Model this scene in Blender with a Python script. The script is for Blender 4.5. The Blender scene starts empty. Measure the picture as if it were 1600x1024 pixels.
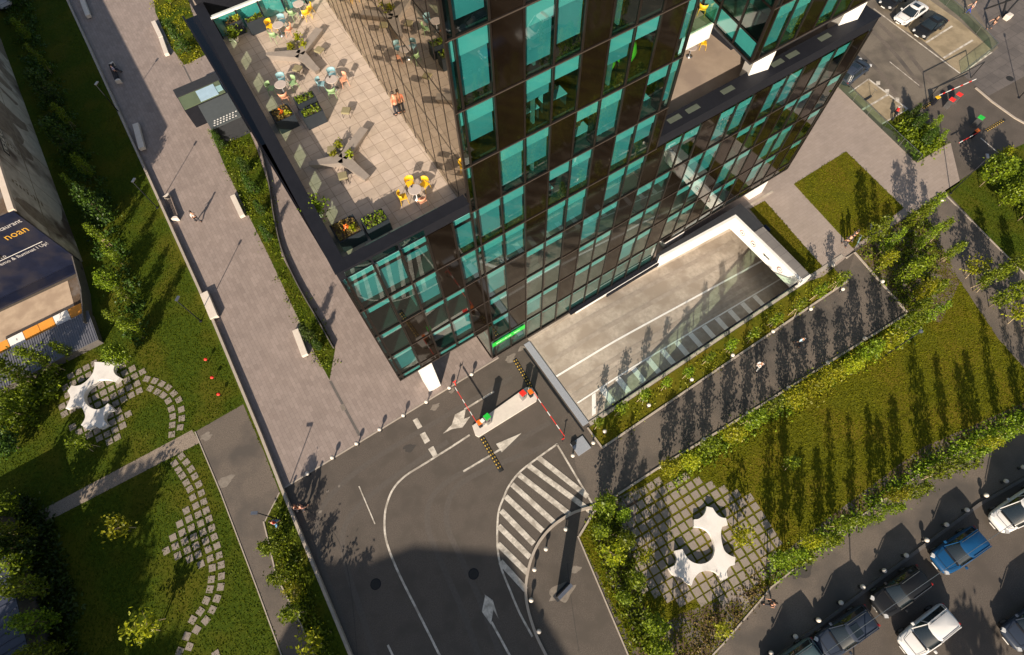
import bpy, bmesh, math, random
from mathutils import Vector, Matrix
from mathutils.geometry import tessellate_polygon
R = math.radians
random.seed(7)
SC = bpy.context.scene
COL = SC.collection
# ------------------------------------------------------------------ camera
FPX, NX, NY, AZ, CAMH = 880.0, 824.6, 928.8, 5.7606, 46.0
_n = Vector((NX - 800, NY - 512, FPX)).normalized()
_ex = _n.cross(Vector((0, 0, 1))).normalized(); _ey = _n.cross(_ex)
_d = math.cos(AZ) * _ex + math.sin(AZ) * _ey
_up = -_n; _yy = _up.cross(_d)
cam = bpy.data.cameras.new('camera'); cam_o = bpy.data.objects.new('camera', cam); COL.objects.link(cam_o)
cam.sensor_width = 36; cam.lens = FPX / 1600 * 36; cam.clip_end = 6000; cam.clip_start = .5
cx = Vector((_d[0], _yy[0], _up[0])); cyd = Vector((_d[1], _yy[1], _up[1])); cf = Vector((_d[2], _yy[2], _up[2]))
m = Matrix((cx, -cyd, -cf)).transposed().to_4x4(); m.translation = (0, 0, CAMH)
cam_o.matrix_world = m
SC.camera = cam_o
# ------------------------------------------------------------------ light
EL, SAZ = 25.0, 45.0          # shadows fall towards +X+Y
w = bpy.data.worlds.new('World'); SC.world = w; w.use_nodes = True
nt = w.node_tree; nt.nodes.clear()
sky = nt.nodes.new('ShaderNodeTexSky'); sky.sky_type = 'NISHITA'; sky.sun_disc = False
sky.sun_elevation = R(EL); sky.sun_rotation = R(180 + SAZ); sky.air_density = 1.2; sky.dust_density = 2.0
bg = nt.nodes.new('ShaderNodeBackground'); bg.inputs[1].default_value = 0.068
out = nt.nodes.new('ShaderNodeOutputWorld')
nt.links.new(sky.outputs[0], bg.inputs[0]); nt.links.new(bg.outputs[0], out.inputs[0])
sl = bpy.data.lights.new('sun', 'SUN'); sl.energy = 5.0; sl.angle = R(.5); sl.color = (1.0, .86, .69)
so = bpy.data.objects.new('sun', sl); COL.objects.link(so)
sd = Vector((-math.cos(R(EL)) * math.cos(R(SAZ)), -math.cos(R(EL)) * math.sin(R(SAZ)), math.sin(R(EL))))
so.rotation_euler = sd.to_track_quat('Z', 'Y').to_euler(); so.location = (-40, -40, 60)
SC.view_settings.view_transform = 'Standard'; SC.view_settings.look = 'None'
SC.view_settings.exposure = 0.66; SC.view_settings.gamma = 1.0
SC.render.engine = 'CYCLES'
SC.cycles.max_bounces = 8; SC.cycles.transparent_max_bounces = 16

# ------------------------------------------------------------------ photo pixel (1600 x 1024) -> ground point
def W(px, py, z=0.0):
    A = Vector((px - 800, py - 512, FPX)); r = Vector((A.dot(_d), A.dot(_yy), A.dot(_up)))
    t = (z - CAMH) / r.z
    return Vector((r.x * t, r.y * t, z))
def WL(pts, z=0.0): return [tuple(W(x, y, z))[:2] for x, y in pts]

# ------------------------------------------------------------------ materials
def _mat(name):
    m = bpy.data.materials.new(name); m.use_nodes = True
    nt = m.node_tree; b = nt.nodes['Principled BSDF']; return m, nt, b
def mat(name, c1, c2=None, scale=2.0, rough=.7, metal=0., bump=0., spec=.5, detail=8, c3=None, s3=.12, bdist=.02, coat=0.):
    m, nt, b = _mat(name)
    b.inputs['Roughness'].default_value = rough; b.inputs['Metallic'].default_value = metal
    b.inputs['Specular IOR Level'].default_value = spec; b.inputs['Coat Weight'].default_value = coat
    tc = nt.nodes.new('ShaderNodeTexCoord')
    n = nt.nodes.new('ShaderNodeTexNoise'); n.inputs['Scale'].default_value = scale; n.inputs['Detail'].default_value = detail
    n.inputs['Roughness'].default_value = .8 if name.startswith('lawn') else .65
    nt.links.new(tc.outputs['Object'], n.inputs['Vector'])
    cr = nt.nodes.new('ShaderNodeValToRGB')
    cr.color_ramp.elements[0].position = .32; cr.color_ramp.elements[1].position = .68
    cr.color_ramp.elements[0].color = (*c1, 1)
    if c2 is None: c2 = tuple(min(1, x * 1.18 + .002) for x in c1)
    cr.color_ramp.elements[1].color = (*c2, 1)
    nt.links.new(n.outputs[0], cr.inputs[0]); last = cr.outputs[0]
    if c3 is not None:
        n3 = nt.nodes.new('ShaderNodeTexNoise'); n3.inputs['Scale'].default_value = s3; n3.inputs['Detail'].default_value = 5
        nt.links.new(tc.outputs['Object'], n3.inputs['Vector'])
        r3 = nt.nodes.new('ShaderNodeValToRGB'); r3.color_ramp.elements[0].position = .45; r3.color_ramp.elements[1].position = .62
        nt.links.new(n3.outputs[0], r3.inputs[0])
        mx = nt.nodes.new('ShaderNodeMix'); mx.data_type = 'RGBA'
        nt.links.new(r3.outputs[0], mx.inputs[0]); nt.links.new(last, mx.inputs[6]); mx.inputs[7].default_value = (*c3, 1)
        last = mx.outputs[2]
    nt.links.new(last, b.inputs['Base Color'])
    if bump:
        bp = nt.nodes.new('ShaderNodeBump'); bp.inputs['Strength'].default_value = bump; bp.inputs['Distance'].default_value = bdist
        nt.links.new(n.outputs[0], bp.inputs['Height']); nt.links.new(bp.outputs[0], b.inputs['Normal'])
    return m
def tile_mat(name, ca, cb, cm, tw, th, mortar=.012, rough=.75, rot=0, offset=.5, stain=(.8, .35), bump=.3):
    m, nt, b = _mat(name); b.inputs['Roughness'].default_value = rough
    tc = nt.nodes.new('ShaderNodeTexCoord'); mp = nt.nodes.new('ShaderNodeMapping'); mp.inputs['Rotation'].default_value = (0, 0, rot)
    br = nt.nodes.new('ShaderNodeTexBrick'); br.offset = offset
    br.inputs['Scale'].default_value = 1; br.inputs['Brick Width'].default_value = tw; br.inputs['Row Height'].default_value = th
    br.inputs['Mortar Size'].default_value = mortar; br.inputs['Mortar Smooth'].default_value = .3; br.inputs['Bias'].default_value = 0
    br.inputs['Color1'].default_value = (*ca, 1); br.inputs['Color2'].default_value = (*cb, 1); br.inputs['Mortar'].default_value = (*cm, 1)
    nt.links.new(tc.outputs['Object'], mp.inputs[0]); nt.links.new(mp.outputs[0], br.inputs['Vector'])
    n = nt.nodes.new('ShaderNodeTexNoise'); n.inputs['Scale'].default_value = stain[1]; n.inputs['Detail'].default_value = 9; n.inputs['Roughness'].default_value = .72
    nt.links.new(tc.outputs['Object'], n.inputs['Vector'])
    r = nt.nodes.new('ShaderNodeMapRange'); r.inputs[1].default_value = .3; r.inputs[2].default_value = .7; r.inputs[3].default_value = stain[0]; r.inputs[4].default_value = 1.12
    nt.links.new(n.outputs[0], r.inputs[0])
    mx = nt.nodes.new('ShaderNodeVectorMath'); mx.operation = 'SCALE'
    nt.links.new(br.outputs[0], mx.inputs[0]); nt.links.new(r.outputs[0], mx.inputs['Scale'])
    nt.links.new(mx.outputs[0], b.inputs['Base Color'])
    bp = nt.nodes.new('ShaderNodeBump'); bp.inputs['Strength'].default_value = bump; bp.inputs['Distance'].default_value = .01; bp.invert = True
    nt.links.new(br.outputs['Fac'], bp.inputs['Height']); nt.links.new(bp.outputs[0], b.inputs['Normal'])
    return m
def glass_mat(name, tint, ior=4.0, refl=(.9, 1, 1), base=.0, rough=0.0):
    m = bpy.data.materials.new(name); m.use_nodes = True; nt = m.node_tree; nt.nodes.clear()
    o = nt.nodes.new('ShaderNodeOutputMaterial'); g = nt.nodes.new('ShaderNodeBsdfGlossy'); t = nt.nodes.new('ShaderNodeBsdfTransparent')
    g.inputs['Roughness'].default_value = rough; g.inputs['Color'].default_value = (*refl, 1); t.inputs['Color'].default_value = (*tint, 1)
    # Schlick reflectance, the same from both sides of the thin pane
    gm = nt.nodes.new('ShaderNodeNewGeometry'); dt = nt.nodes.new('ShaderNodeVectorMath'); dt.operation = 'DOT_PRODUCT'
    nt.links.new(gm.outputs['Normal'], dt.inputs[0]); nt.links.new(gm.outputs['Incoming'], dt.inputs[1])
    def mth(op, a_, b_=None):
        q = nt.nodes.new('ShaderNodeMath'); q.operation = op
        for i_, v_ in enumerate((a_, b_)):
            if v_ is None: continue
            if isinstance(v_, (int, float)): q.inputs[i_].default_value = v_
            else: nt.links.new(v_, q.inputs[i_])
        return q.outputs[0]
    c_ = mth('ABSOLUTE', dt.outputs['Value']); p_ = mth('POWER', mth('SUBTRACT', 1.0, c_), ior)
    a = nt.nodes.new('ShaderNodeMath'); a.operation = 'MULTIPLY_ADD'; a.use_clamp = True; a.inputs[1].default_value = 1 - base; a.inputs[2].default_value = base
    nt.links.new(p_, a.inputs[0])
    mx = nt.nodes.new('ShaderNodeMixShader'); nt.links.new(a.outputs[0], mx.inputs[0]); nt.links.new(t.outputs[0], mx.inputs[1]); nt.links.new(g.outputs[0], mx.inputs[2])
    # slight waviness of the panes
    tc = nt.nodes.new('ShaderNodeTexCoord'); n = nt.nodes.new('ShaderNodeTexNoise'); n.inputs['Scale'].default_value = .35; n.inputs['Detail'].default_value = 1
    bp = nt.nodes.new('ShaderNodeBump'); bp.inputs['Strength'].default_value = .05; bp.inputs['Distance'].default_value = .05
    nt.links.new(tc.outputs['Object'], n.inputs['Vector']); nt.links.new(n.outputs[0], bp.inputs['Height']); nt.links.new(bp.outputs[0], g.inputs['Normal'])
    nt.links.new(mx.outputs[0], o.inputs[0]); return m
def leaf_mat(name, dark, light, trans=.35, spec=.35):
    m = bpy.data.materials.new(name); m.use_nodes = True; nt = m.node_tree; nt.nodes.clear()
    o = nt.nodes.new('ShaderNodeOutputMaterial'); gm = nt.nodes.new('ShaderNodeNewGeometry')
    cr = nt.nodes.new('ShaderNodeValToRGB'); cr.color_ramp.elements[0].color = (*dark, 1); cr.color_ramp.elements[1].color = (*light, 1)
    nt.links.new(gm.outputs['Random Per Island'], cr.inputs[0])
    oi = nt.nodes.new('ShaderNodeObjectInfo'); hs = nt.nodes.new('ShaderNodeHueSaturation')
    mr = nt.nodes.new('ShaderNodeMapRange'); mr.inputs[3].default_value = .72; mr.inputs[4].default_value = 1.3
    mh = nt.nodes.new('ShaderNodeMapRange'); mh.inputs[3].default_value = .485; mh.inputs[4].default_value = .515
    nt.links.new(oi.outputs['Random'], mr.inputs[0]); nt.links.new(oi.outputs['Random'], mh.inputs[0])
    nt.links.new(cr.outputs[0], hs.inputs['Color']); nt.links.new(mr.outputs[0], hs.inputs['Value']); nt.links.new(mh.outputs[0], hs.inputs['Hue'])
    d = nt.nodes.new('ShaderNodeBsdfPrincipled'); d.inputs['Roughness'].default_value = .5; d.inputs['Specular IOR Level'].default_value = spec
    t = nt.nodes.new('ShaderNodeBsdfTranslucent'); mx = nt.nodes.new('ShaderNodeMixShader'); mx.inputs[0].default_value = trans
    nt.links.new(hs.outputs[0], d.inputs['Base Color']); nt.links.new(hs.outputs[0], t.inputs['Color'])
    nt.links.new(d.outputs[0], mx.inputs[1]); nt.links.new(t.outputs[0], mx.inputs[2]); nt.links.new(mx.outputs[0], o.inputs[0]); return m

M = {}
M['asphalt'] = mat('asphalt', (.060, .049, .040), (.138, .114, .095), 14, .85, bump=.5, c3=(.082, .068, .056), s3=.6)
M['asphalt_light'] = mat('asphalt_light', (.095, .077, .062), (.180, .148, .122), 12, .85, bump=.3, c3=(.085, .073, .063), s3=.3)
M['lot'] = mat('car_park_asphalt', (.15, .125, .098), (.19, .16, .125), 6, .85, bump=.3, c3=(.105, .088, .07), s3=.35)
M['bay'] = mat('bay_concrete', (.30, .235, .15), (.36, .29, .19), 3, .85, bump=.1, c3=(.24, .19, .12), s3=.6)
M['plaza'] = tile_mat('granite_paving', (.265, .212, .188), (.315, .255, .228), (.19, .15, .13), .62, .31, .010, rot=R(90), stain=(.86, .45))
M['plaza_r'] = tile_mat('pale_paving', (.30, .245, .21), (.33, .27, .235), (.24, .195, .165), .62, .31, .008, stain=(.9, .4))
M['setts'] = tile_mat('dark_setts', (.12, .105, .098), (.15, .13, .12), (.08, .07, .066), 1.2, 1.2, .02, stain=(.7, .5))
M['roof_tile'] = tile_mat('terrace_tile', (.43, .35, .285), (.50, .41, .345), (.29, .23, .185), .72, .72, .02, offset=0, stain=(.78, 1.3))
M['deck'] = mat('deck_membrane', (.30, .235, .185), (.36, .285, .225), 1.3, .85, c3=(.27, .21, .17), s3=.5)
M['lawn'] = mat('lawn', (.040, .052, .003), (.150, .148, .010), 3.5, .95, bump=1, c3=(.135, .11, .010), s3=.3, bdist=.05, spec=.1)
M['lawn_g'] = mat('lawn_green', (.018, .040, .003), (.082, .112, .008), 3.5, .95, bump=1, c3=(.085, .088, .008), s3=.3, bdist=.05, spec=.1)
M['gravel'] = mat('gravel', (.14, .11, .085), (.38, .31, .25), 16, .95, bump=.8, detail=2)
M['soil'] = mat('soil', (.075, .05, .03), (.13, .085, .055), 5, .95, bump=.8, c3=(.16, .135, .12), s3=.9)
M['slab'] = mat('slab_concrete', (.23, .195, .165), (.29, .245, .21), 4, .8, bump=.15)
M['concrete'] = mat('concrete', (.33, .29, .25), (.42, .37, .32), 2, .8, bump=.2)
M['ramp'] = mat('ramp_concrete', (.36, .31, .255), (.52, .45, .375), 2.6, .8, bump=.3, c3=(.33, .275, .22), s3=.45)
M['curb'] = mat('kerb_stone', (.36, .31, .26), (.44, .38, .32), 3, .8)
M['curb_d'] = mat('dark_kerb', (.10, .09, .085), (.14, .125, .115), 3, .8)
M['white'] = mat('white_render', (.74, .72, .69), (.80, .78, .75), 2, .6)
M['cream'] = mat('white_concrete', (.62, .56, .50), (.70, .64, .57), 3, .6)
M['paint'] = mat('road_paint', (.46, .42, .36), (.74, .68, .60), 7, .75, c3=(.36, .32, .27), s3=1.8)
M['worn'] = mat('worn_asphalt', (.082, .070, .060), (.112, .095, .081), 6, .8, bump=.2)
M['patch'] = mat('asphalt_patch', (.048, .042, .038), (.066, .058, .052), 8, .85, bump=.3)
M['dust'] = mat('dust_stain', (.17, .145, .12), (.26, .225, .19), 3, .9)
M['anth'] = mat('anthracite_metal', (.010, .011, .016), (.014, .015, .021), 3, .6, spec=.2)
M['anth2'] = mat('grey_coping', (.030, .032, .037), (.040, .042, .048), 3, .7, spec=.25)
M['mull'] = mat('bronze_mullion', (.020, .016, .014), (.028, .022, .019), 3, .3, metal=.4)
M['sill'] = mat('bronze_line', (.12, .095, .08), None, 3, .35, metal=.5)
M['brown'] = mat('brown_spandrel', (.006, .004, .0025), (.010, .0065, .004), .4, .05, spec=.55)
M['glass'] = glass_mat('green_glass', (.28, .70, .69), 3.4, (.95, 1, .98), .14)
M['glass_side'] = glass_mat('mirror_glass', (.20, .40, .34), 3.0, (.80, .75, .66), .45)
M['rail'] = glass_mat('rail_glass', (.70, .84, .74), 5.0, (.9, 1, .95), .06)
M['blind'] = mat('white_panel', (.46, .50, .49), (.56, .60, .58), .5, .8)
M['shade'] = mat('roller_shade', (.20, .27, .29), (.30, .37, .38), .45, .8)
M['int_floor'] = mat('office_carpet', (.055, .045, .035), (.10, .08, .055), 1.2, .8)
M['int_wall'] = mat('office_wall', (.16, .15, .13), (.22, .2, .17), .8, .8)
M['int_ceil'] = mat('office_ceiling', (.4, .4, .38), None, .8, .8)
M['bench'] = mat('bench_concrete', (.66, .58, .50), (.74, .66, .58), 2.5, .6)
M['bench_t'] = mat('arm_bench_concrete', (.24, .205, .18), (.29, .25, .22), 2.5, .7)
M['stone_w'] = mat('sculpted_white', (.78, .74, .70), (.84, .80, .76), 1.5, .5, c3=(.70, .66, .62), s3=.8)
M['steel'] = mat('steel', (.35, .35, .36), None, 5, .35, metal=.9)
M['grate'] = mat('grating_steel', (.27, .29, .33), (.34, .36, .40), 12, .6)
M['black'] = mat('black_plastic', (.012, .012, .013), None, 4, .5)
M['rubber'] = mat('tyre_rubber', (.015, .015, .015), None, 4, .8)
M['yellow'] = mat('yellow_plastic', (.70, .42, .015), None, 4, .45)
M['gold'] = mat('bump_yellow', (.5, .32, .05), None, 4, .6)
M['red'] = mat('red_paint', (.75, .03, .02), None, 4, .4)
M['orange'] = mat('orange_paint', (.78, .16, .012), None, 4, .4)
M['green'] = mat('green_sign', (.02, .48, .05), None, 4, .4)
M['peach'] = mat('peach_chair', (.60, .29, .18), None, 4, .5)
M['blue'] = mat('pale_blue_chair', (.20, .34, .38), None, 4, .5)
M['mint'] = mat('mint_chair', (.24, .36, .18), None, 4, .5)
M['olive'] = mat('olive_fabric', (.21, .18, .10), (.25, .22, .13), 30, .9)
M['tabletop'] = mat('table_top', (.42, .36, .33), None, 4, .5)
M['bark'] = mat('bark', (.16, .12, .075), (.24, .19, .12), 9, .9, bump=.5)
M['stake'] = mat('timber_stake', (.42, .33, .2), None, 9, .8)
M['navy'] = mat('navy_banner', (.006, .009, .024), (.011, .015, .036), 1.2, .5, c3=(.022, .022, .034), s3=.5, spec=.2)
M['wall_old'] = mat('weathered_render', (.38, .33, .265), (.62, .56, .47), .9, .9, bump=.4, c3=(.11, .08, .06), s3=.33)
M['coping'] = mat('pale_coping', (.62, .52, .42), (.7, .6, .5), 2, .7)
M['roof_dark'] = mat('blue_metal_roof', (.035, .042, .07), (.05, .058, .09), 2, .5)
M['yard'] = mat('sandy_yard', (.44, .33, .235), (.52, .40, .29), 2.5, .9, bump=.3, c3=(.38, .28, .2), s3=.6)
M['skin'] = mat('skin', (.55, .30, .2), None, 4, .6)
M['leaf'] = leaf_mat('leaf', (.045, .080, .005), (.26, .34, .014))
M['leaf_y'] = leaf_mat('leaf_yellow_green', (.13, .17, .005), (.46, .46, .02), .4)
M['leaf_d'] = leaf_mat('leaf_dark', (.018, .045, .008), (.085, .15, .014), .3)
M['grass_b'] = leaf_mat('grass_blades', (.10, .10, .005), (.17, .17, .009), .3, 0.05)
M['grass_g'] = leaf_mat('grass_blades_green', (.040, .060, .003), (.095, .12, .008), .3, 0.05)
M['leaf_rust'] = leaf_mat('rusty_plants', (.10, .06, .02), (.20, .15, .035), .2)
def paint(name, c, rough=.35, metal=0.): return mat(name, c, tuple(x * 1.05 for x in c), 1, rough, metal, coat=.0, spec=.3)

# ------------------------------------------------------------------ mesh helpers
class MB:
    def __init__(s): s.v = []; s.f = []; s.mi = []; s.cur = 0
    def add(s, vs, fs):
        b = len(s.v); s.v += [tuple(v) for v in vs]; s.f += [tuple(i + b for i in f) for f in fs]; s.mi += [s.cur] * len(fs); return s
    def box(s, x0, x1, y0, y1, z0, z1, T=None):
        vs = [Vector((x, y, z)) for z in (z0, z1) for y in (y0, y1) for x in (x0, x1)]
        if T is not None: vs = [T @ v for v in vs]
        return s.add(vs, [(0, 2, 3, 1), (4, 5, 7, 6), (0, 1, 5, 4), (2, 6, 7, 3), (0, 4, 6, 2), (1, 3, 7, 5)])
    def cbox(s, c, size, rz=0, rx=0, ry=0):
        T = Matrix.Translation(c) @ Matrix.Rotation(rz, 4, 'Z') @ Matrix.Rotation(rx, 4, 'X') @ Matrix.Rotation(ry, 4, 'Y')
        a, b, c2 = (x / 2 for x in size); return s.box(-a, a, -b, b, -c2, c2, T)
    def prism(s, poly, z0, z1, taper=None):
        n = len(poly); ar = sum(poly[i][0] * poly[(i + 1) % n][1] - poly[(i + 1) % n][0] * poly[i][1] for i in range(n))
        if ar < 0: poly = poly[::-1]
        top = taper if taper else poly
        vs = [(p[0], p[1], z0) for p in poly] + [(p[0], p[1], z1) for p in top]
        tri = tessellate_polygon([[Vector((p[0], p[1], 0)) for p in poly]])
        fs = []
        for t in tri:
            a, b, c = (Vector((*poly[i][:2], 0)) for i in t)
            if (b - a).cross(c - a).z < 0: t = (t[0], t[2], t[1])
            fs.append(tuple(i + n for i in t)); fs.append((t[0], t[2], t[1]))
        fs += [(i, (i + 1) % n, (i + 1) % n + n, i + n) for i in range(n)]
        return s.add(vs, fs)
    def flat(s, poly, z):
        tri = tessellate_polygon([[Vector((p[0], p[1], 0)) for p in poly]]); fs = []
        for t in tri:
            a, b, c = (Vector((*poly[i][:2], 0)) for i in t)
            if (b - a).cross(c - a).z < 0: t = (t[0], t[2], t[1])
            fs.append(tuple(t))
        return s.add([(p[0], p[1], z) for p in poly], fs)
    def tube(s, p0, p1, r0, r1=None, seg=10, cap=True):
        p0 = Vector(p0); p1 = Vector(p1); r1 = r0 if r1 is None else r1
        ax = (p1 - p0).normalized(); q = ax.to_track_quat('Z', 'Y').to_matrix()
        vs = []
        for p, r in ((p0, r0), (p1, r1)):
            vs += [p + q @ Vector((math.cos(2 * math.pi * i / seg) * r, math.sin(2 * math.pi * i / seg) * r, 0)) for i in range(seg)]
        fs = [(i, (i + 1) % seg, (i + 1) % seg + seg, i + seg) for i in range(seg)]
        if cap: fs += [tuple(range(seg))[::-1], tuple(range(seg, 2 * seg))]
        return s.add(vs, fs)
    def lathe(s, prof, c=(0, 0, 0), seg=16):
        vs = []; fs = []
        for r, z in prof: vs += [(c[0] + math.cos(2 * math.pi * i / seg) * r, c[1] + math.sin(2 * math.pi * i / seg) * r, c[2] + z) for i in range(seg)]
        for k in range(len(prof) - 1):
            for i in range(seg): fs.append((k * seg + i, k * seg + (i + 1) % seg, (k + 1) * seg + (i + 1) % seg, (k + 1) * seg + i))
        fs.append(tuple(range(seg))[::-1]); fs.append(tuple(range((len(prof) - 1) * seg, len(prof) * seg)))
        return s.add(vs, fs)
    def ribbon(s, pts, wd, z0, z1, closed=False):
        n = len(pts); P = [Vector(p[:2]) for p in pts]; L = []; Rr = []
        for i in range(n):
            a = P[(i - 1) % n] if (i or closed) else P[i]; b = P[(i + 1) % n] if (i < n - 1 or closed) else P[i]
            t = (b - a).normalized(); nn = Vector((-t.y, t.x)) * wd / 2
            L.append(P[i] + nn); Rr.append(P[i] - nn)
        for i in range(n if closed else n - 1):
            j = (i + 1) % n
            vs = [(*L[i], z0), (*Rr[i], z0), (*Rr[j], z0), (*L[j], z0), (*L[i], z1), (*Rr[i], z1), (*Rr[j], z1), (*L[j], z1)]
            fs = [(4, 5, 6, 7), (0, 3, 2, 1), (1, 2, 6, 5), (3, 0, 4, 7)]
            if i == 0 and not closed: fs.append((0, 1, 5, 4))
            if i == n - 2 and not closed: fs.append((2, 3, 7, 6))
            s.add(vs, fs)
        return s
    def build(s, name, mats, parent=None, smooth=False, loc=None):
        me = bpy.data.meshes.new(name); me.from_pydata(s.v, [], s.f)
        if not isinstance(mats, (list, tuple)): mats = [mats]
        for mm in mats: me.materials.append(mm)
        if len(mats) > 1: me.polygons.foreach_set('material_index', s.mi)
        if smooth: me.polygons.foreach_set('use_smooth', [True] * len(s.f))
        me.update()
        o = bpy.data.objects.new(name, me); COL.objects.link(o)
        if parent: o.parent = parent
        if loc is not None: o.location = loc
        return o
def tag(o, label=None, cat=None, group=None, kind=None):
    if label: o['label'] = label
    if cat: o['category'] = cat
    if group: o['group'] = group
    if kind: o['kind'] = kind
    return o
def thing(name, label, cat, loc=(0, 0, 0), rz=0, group=None, scale=1):
    o = bpy.data.objects.new(name, None); COL.objects.link(o); o.location = loc; o.rotation_euler = (0, 0, rz); o.scale = (scale,) * 3
    o.empty_display_size = .3
    return tag(o, label, cat, group)
CH = {}
def kids(o):
    return [c for c in bpy.data.objects if c.parent == o]
def ktree(o): return (o, [ktree(c) for c in kids(o)])
def dup(tr, loc=None, rz=None, label=None, group=None, scale=None, mats=None):
    def rec(t, parent):
        c = t[0].copy(); COL.objects.link(c)
        if parent: c.parent = parent
        for k in t[1]: rec(k, c)
        return c
    r = rec(tr, None)
    if loc is not None: r.location = loc
    if rz is not None: r.rotation_euler = (0, 0, rz)
    if label: r['label'] = label
    if group: r['group'] = group
    if scale: r.scale = (scale,) * 3 if not isinstance(scale, tuple) else scale
    return r
ORD = ['first', 'second', 'third', 'fourth', 'fifth', 'sixth', 'seventh', 'eighth', 'ninth', 'tenth', 'eleventh', 'twelfth', 'thirteenth', 'fourteenth', 'fifteenth', 'sixteenth', 'seventeenth', 'eighteenth', 'nineteenth', 'twentieth', 'twenty-first', 'twenty-second', 'twenty-third', 'twenty-fourth']
def struct(name, mb, m_, label=None):
    o = mb.build(name, m_); o['kind'] = 'structure'
    if label: o['label'] = label
    return o
def sheet(name, pts, z, m_, label=None): return struct(name, MB().flat(pts, z), m_, label)
def bev(o, wd=.02, seg=2):
    b = o.modifiers.new('bevel', 'BEVEL'); b.width = wd; b.segments = seg; b.limit_method = 'ANGLE'; return o
exec_parts = True
# ================================================================== GROUND
RX0, RX1, RY0, RY1 = 11.45, 35.0, 8.05, 16.95       # ramp opening
BIG = 3000
mb = MB()
for (a, b, c, d_) in ((-BIG, RX0, -BIG, BIG), (RX1, BIG, -BIG, BIG), (RX0, RX1, -BIG, RY0), (RX0, RX1, RY1, BIG)):
    mb.flat([(a, c), (b, c), (b, d_), (a, d_)], 0)
struct('road', mb, M['asphalt'], 'dark brownish asphalt road in front of the glass building')
EDGE = [(-11.2, 120), (-11.3, 80), (-11.42, 54.6), (-11.58, 35.6), (-12.0, 22), (-12.25, 17.15)]
sheet('promenade', EDGE + [(8.3, 17.15), (8.3, 19.5), (8.4, 120)], .012, M['plaza'], 'wide pinkish granite promenade left of the building')
sheet('building_base', [(8.3, 17.5), (43, 17.5), (43, 60), (8.3, 60)], .006, M['plaza'])
sheet('lawn', [(-90, 130), (-90, -6)] + [(-13.0, -6), (-12.73, 3.5)] + EDGE[::-1], .004, M['lawn_g'], 'lawn between the promenade and the old wall')
sheet('footpath', WL([(305, 675), (380, 632), (412, 705), (437, 770), (414, 815), (432, 900), (470, 975), (520, 1090), (470, 1090), (440, 1024), (400, 915), (345, 770)]), .010, M['asphalt_light'], 'short asphalt footpath beside the low wall')
sheet('gravel_path', WL([(60, 800), (300, 672), (312, 692), (72, 816)]), .008, M['gravel'], 'narrow pebble path crossing the lawn')
# right hand side
KERB = [(905, 838), (928, 800), (962, 775), (1031, 730), (1168, 647), (1293, 568), (1418, 490)]
LAWN = KERB + [(1335, 395), (1440, 325), (1500, 440), (1560, 530), (1640, 620), (1640, 635), (1450, 728), (1330, 815), (1205, 915), (1130, 1000), (1095, 1080), (1035, 1100), (955, 940)]
sheet('lawn', WL(LAWN), .008, M['lawn'], 'large olive lawn between the two rows of trees')
sheet('planting_soil', WL([(1335, 397), (1440, 327), (1500, 440), (1470, 505), (1420, 488)]), .014, M['soil'])
sheet('planting_soil', WL([(1205, 913), (1130, 998), (1095, 1078), (1035, 1100), (990, 1015), (1060, 960), (1150, 930)]), .014, M['soil'])
sheet('planting_soil', WL([(925, 803), (962, 778), (1000, 762), (985, 860), (1010, 960), (1020, 1030), (1000, 1010), (950, 910)]), .014, M['soil'])
sheet('planting_soil', WL([(1205, 913), (1330, 813), (1450, 726), (1640, 633), (1640, 612), (1440, 700), (1320, 790), (1190, 890)]), .014, M['soil'])
sheet('lawn', [(11.15, 5.75), (39.2, 5.75), (39.3, 7.65), (11.15, 7.65)], .008, M['lawn'], 'narrow grass strip between ramp and footpath')
PL = [(1120, 330), (1228, 262), (1290, 150), (1308, 135), (1432, 255), (1485, 222), (1500, 285), (1478, 300), (1440, 323), (1332, 392), (1318, 406), (1286, 432), (1262, 440), (1232, 400), (1165, 330)]
sheet('paved_square', WL(PL), .010, M['plaza_r'], 'pale paved square right of the building')
sheet('lawn', WL([(1322, 237), (1240, 288), (1332, 388), (1412, 325)]), .018, M['lawn'], 'square lawn patch in the pale paving')
sheet('lawn', WL([(1195, 314), (1171, 327), (1215, 378), (1262, 436), (1286, 418)]), .018, M['lawn'], 'narrow lawn strip behind the tunnel roof')
sheet('lawn', WL([(1476, 298), (1560, 243), (1700, 180), (1700, 540), (1600, 428)]), .010, M['lawn_g'], 'lawn in the upper right corner')
sheet('footpath', WL([(1472, 303), (1476, 299), (1600, 430), (1700, 545), (1700, 640), (1640, 620), (1560, 530), (1500, 440), (1440, 325)]), .010, M['asphalt_light'])
sheet('car_park', WL([(1280, 150), (1350, -20), (1480, -60), (1560, 75), (1505, 118), (1418, 172), (1378, 196), (1308, 135)]), .010, M['lot'], 'tan car park surface behind the building')
sheet('parking_bay', WL([(1400, 40), (1440, 62), (1500, 115), (1549, 78), (1500, 34), (1452, 0), (1400, 0)]), .016, M['bay'])
sheet('parking_bay', WL([(1328, 148), (1357, 124), (1418, 170), (1378, 195)]), .016, M['bay'])
sheet('lawn', WL([(1432, 254), (1395, 205), (1378, 196), (1418, 172), (1478, 226)]), .018, M['lawn_g'], 'small green corner beside the barrier')
sheet('paved_square', WL([(1470, -40), (1520, -60), (1900, -60), (1900, 80), (1600, 120), (1545, 150), (1505, 118), (1560, 75)]), .008, M['setts'], 'dark paved square in the top right corner')
sheet('footpath', WL([(1080, 1100), (1130, 1008), (1205, 920), (1330, 820), (1450, 733), (1640, 640), (1640, 720), (1528, 785), (1210, 1040), (1160, 1100)]), .006, M['asphalt_light'], 'asphalt walkway along the kerb of the parked cars')
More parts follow.
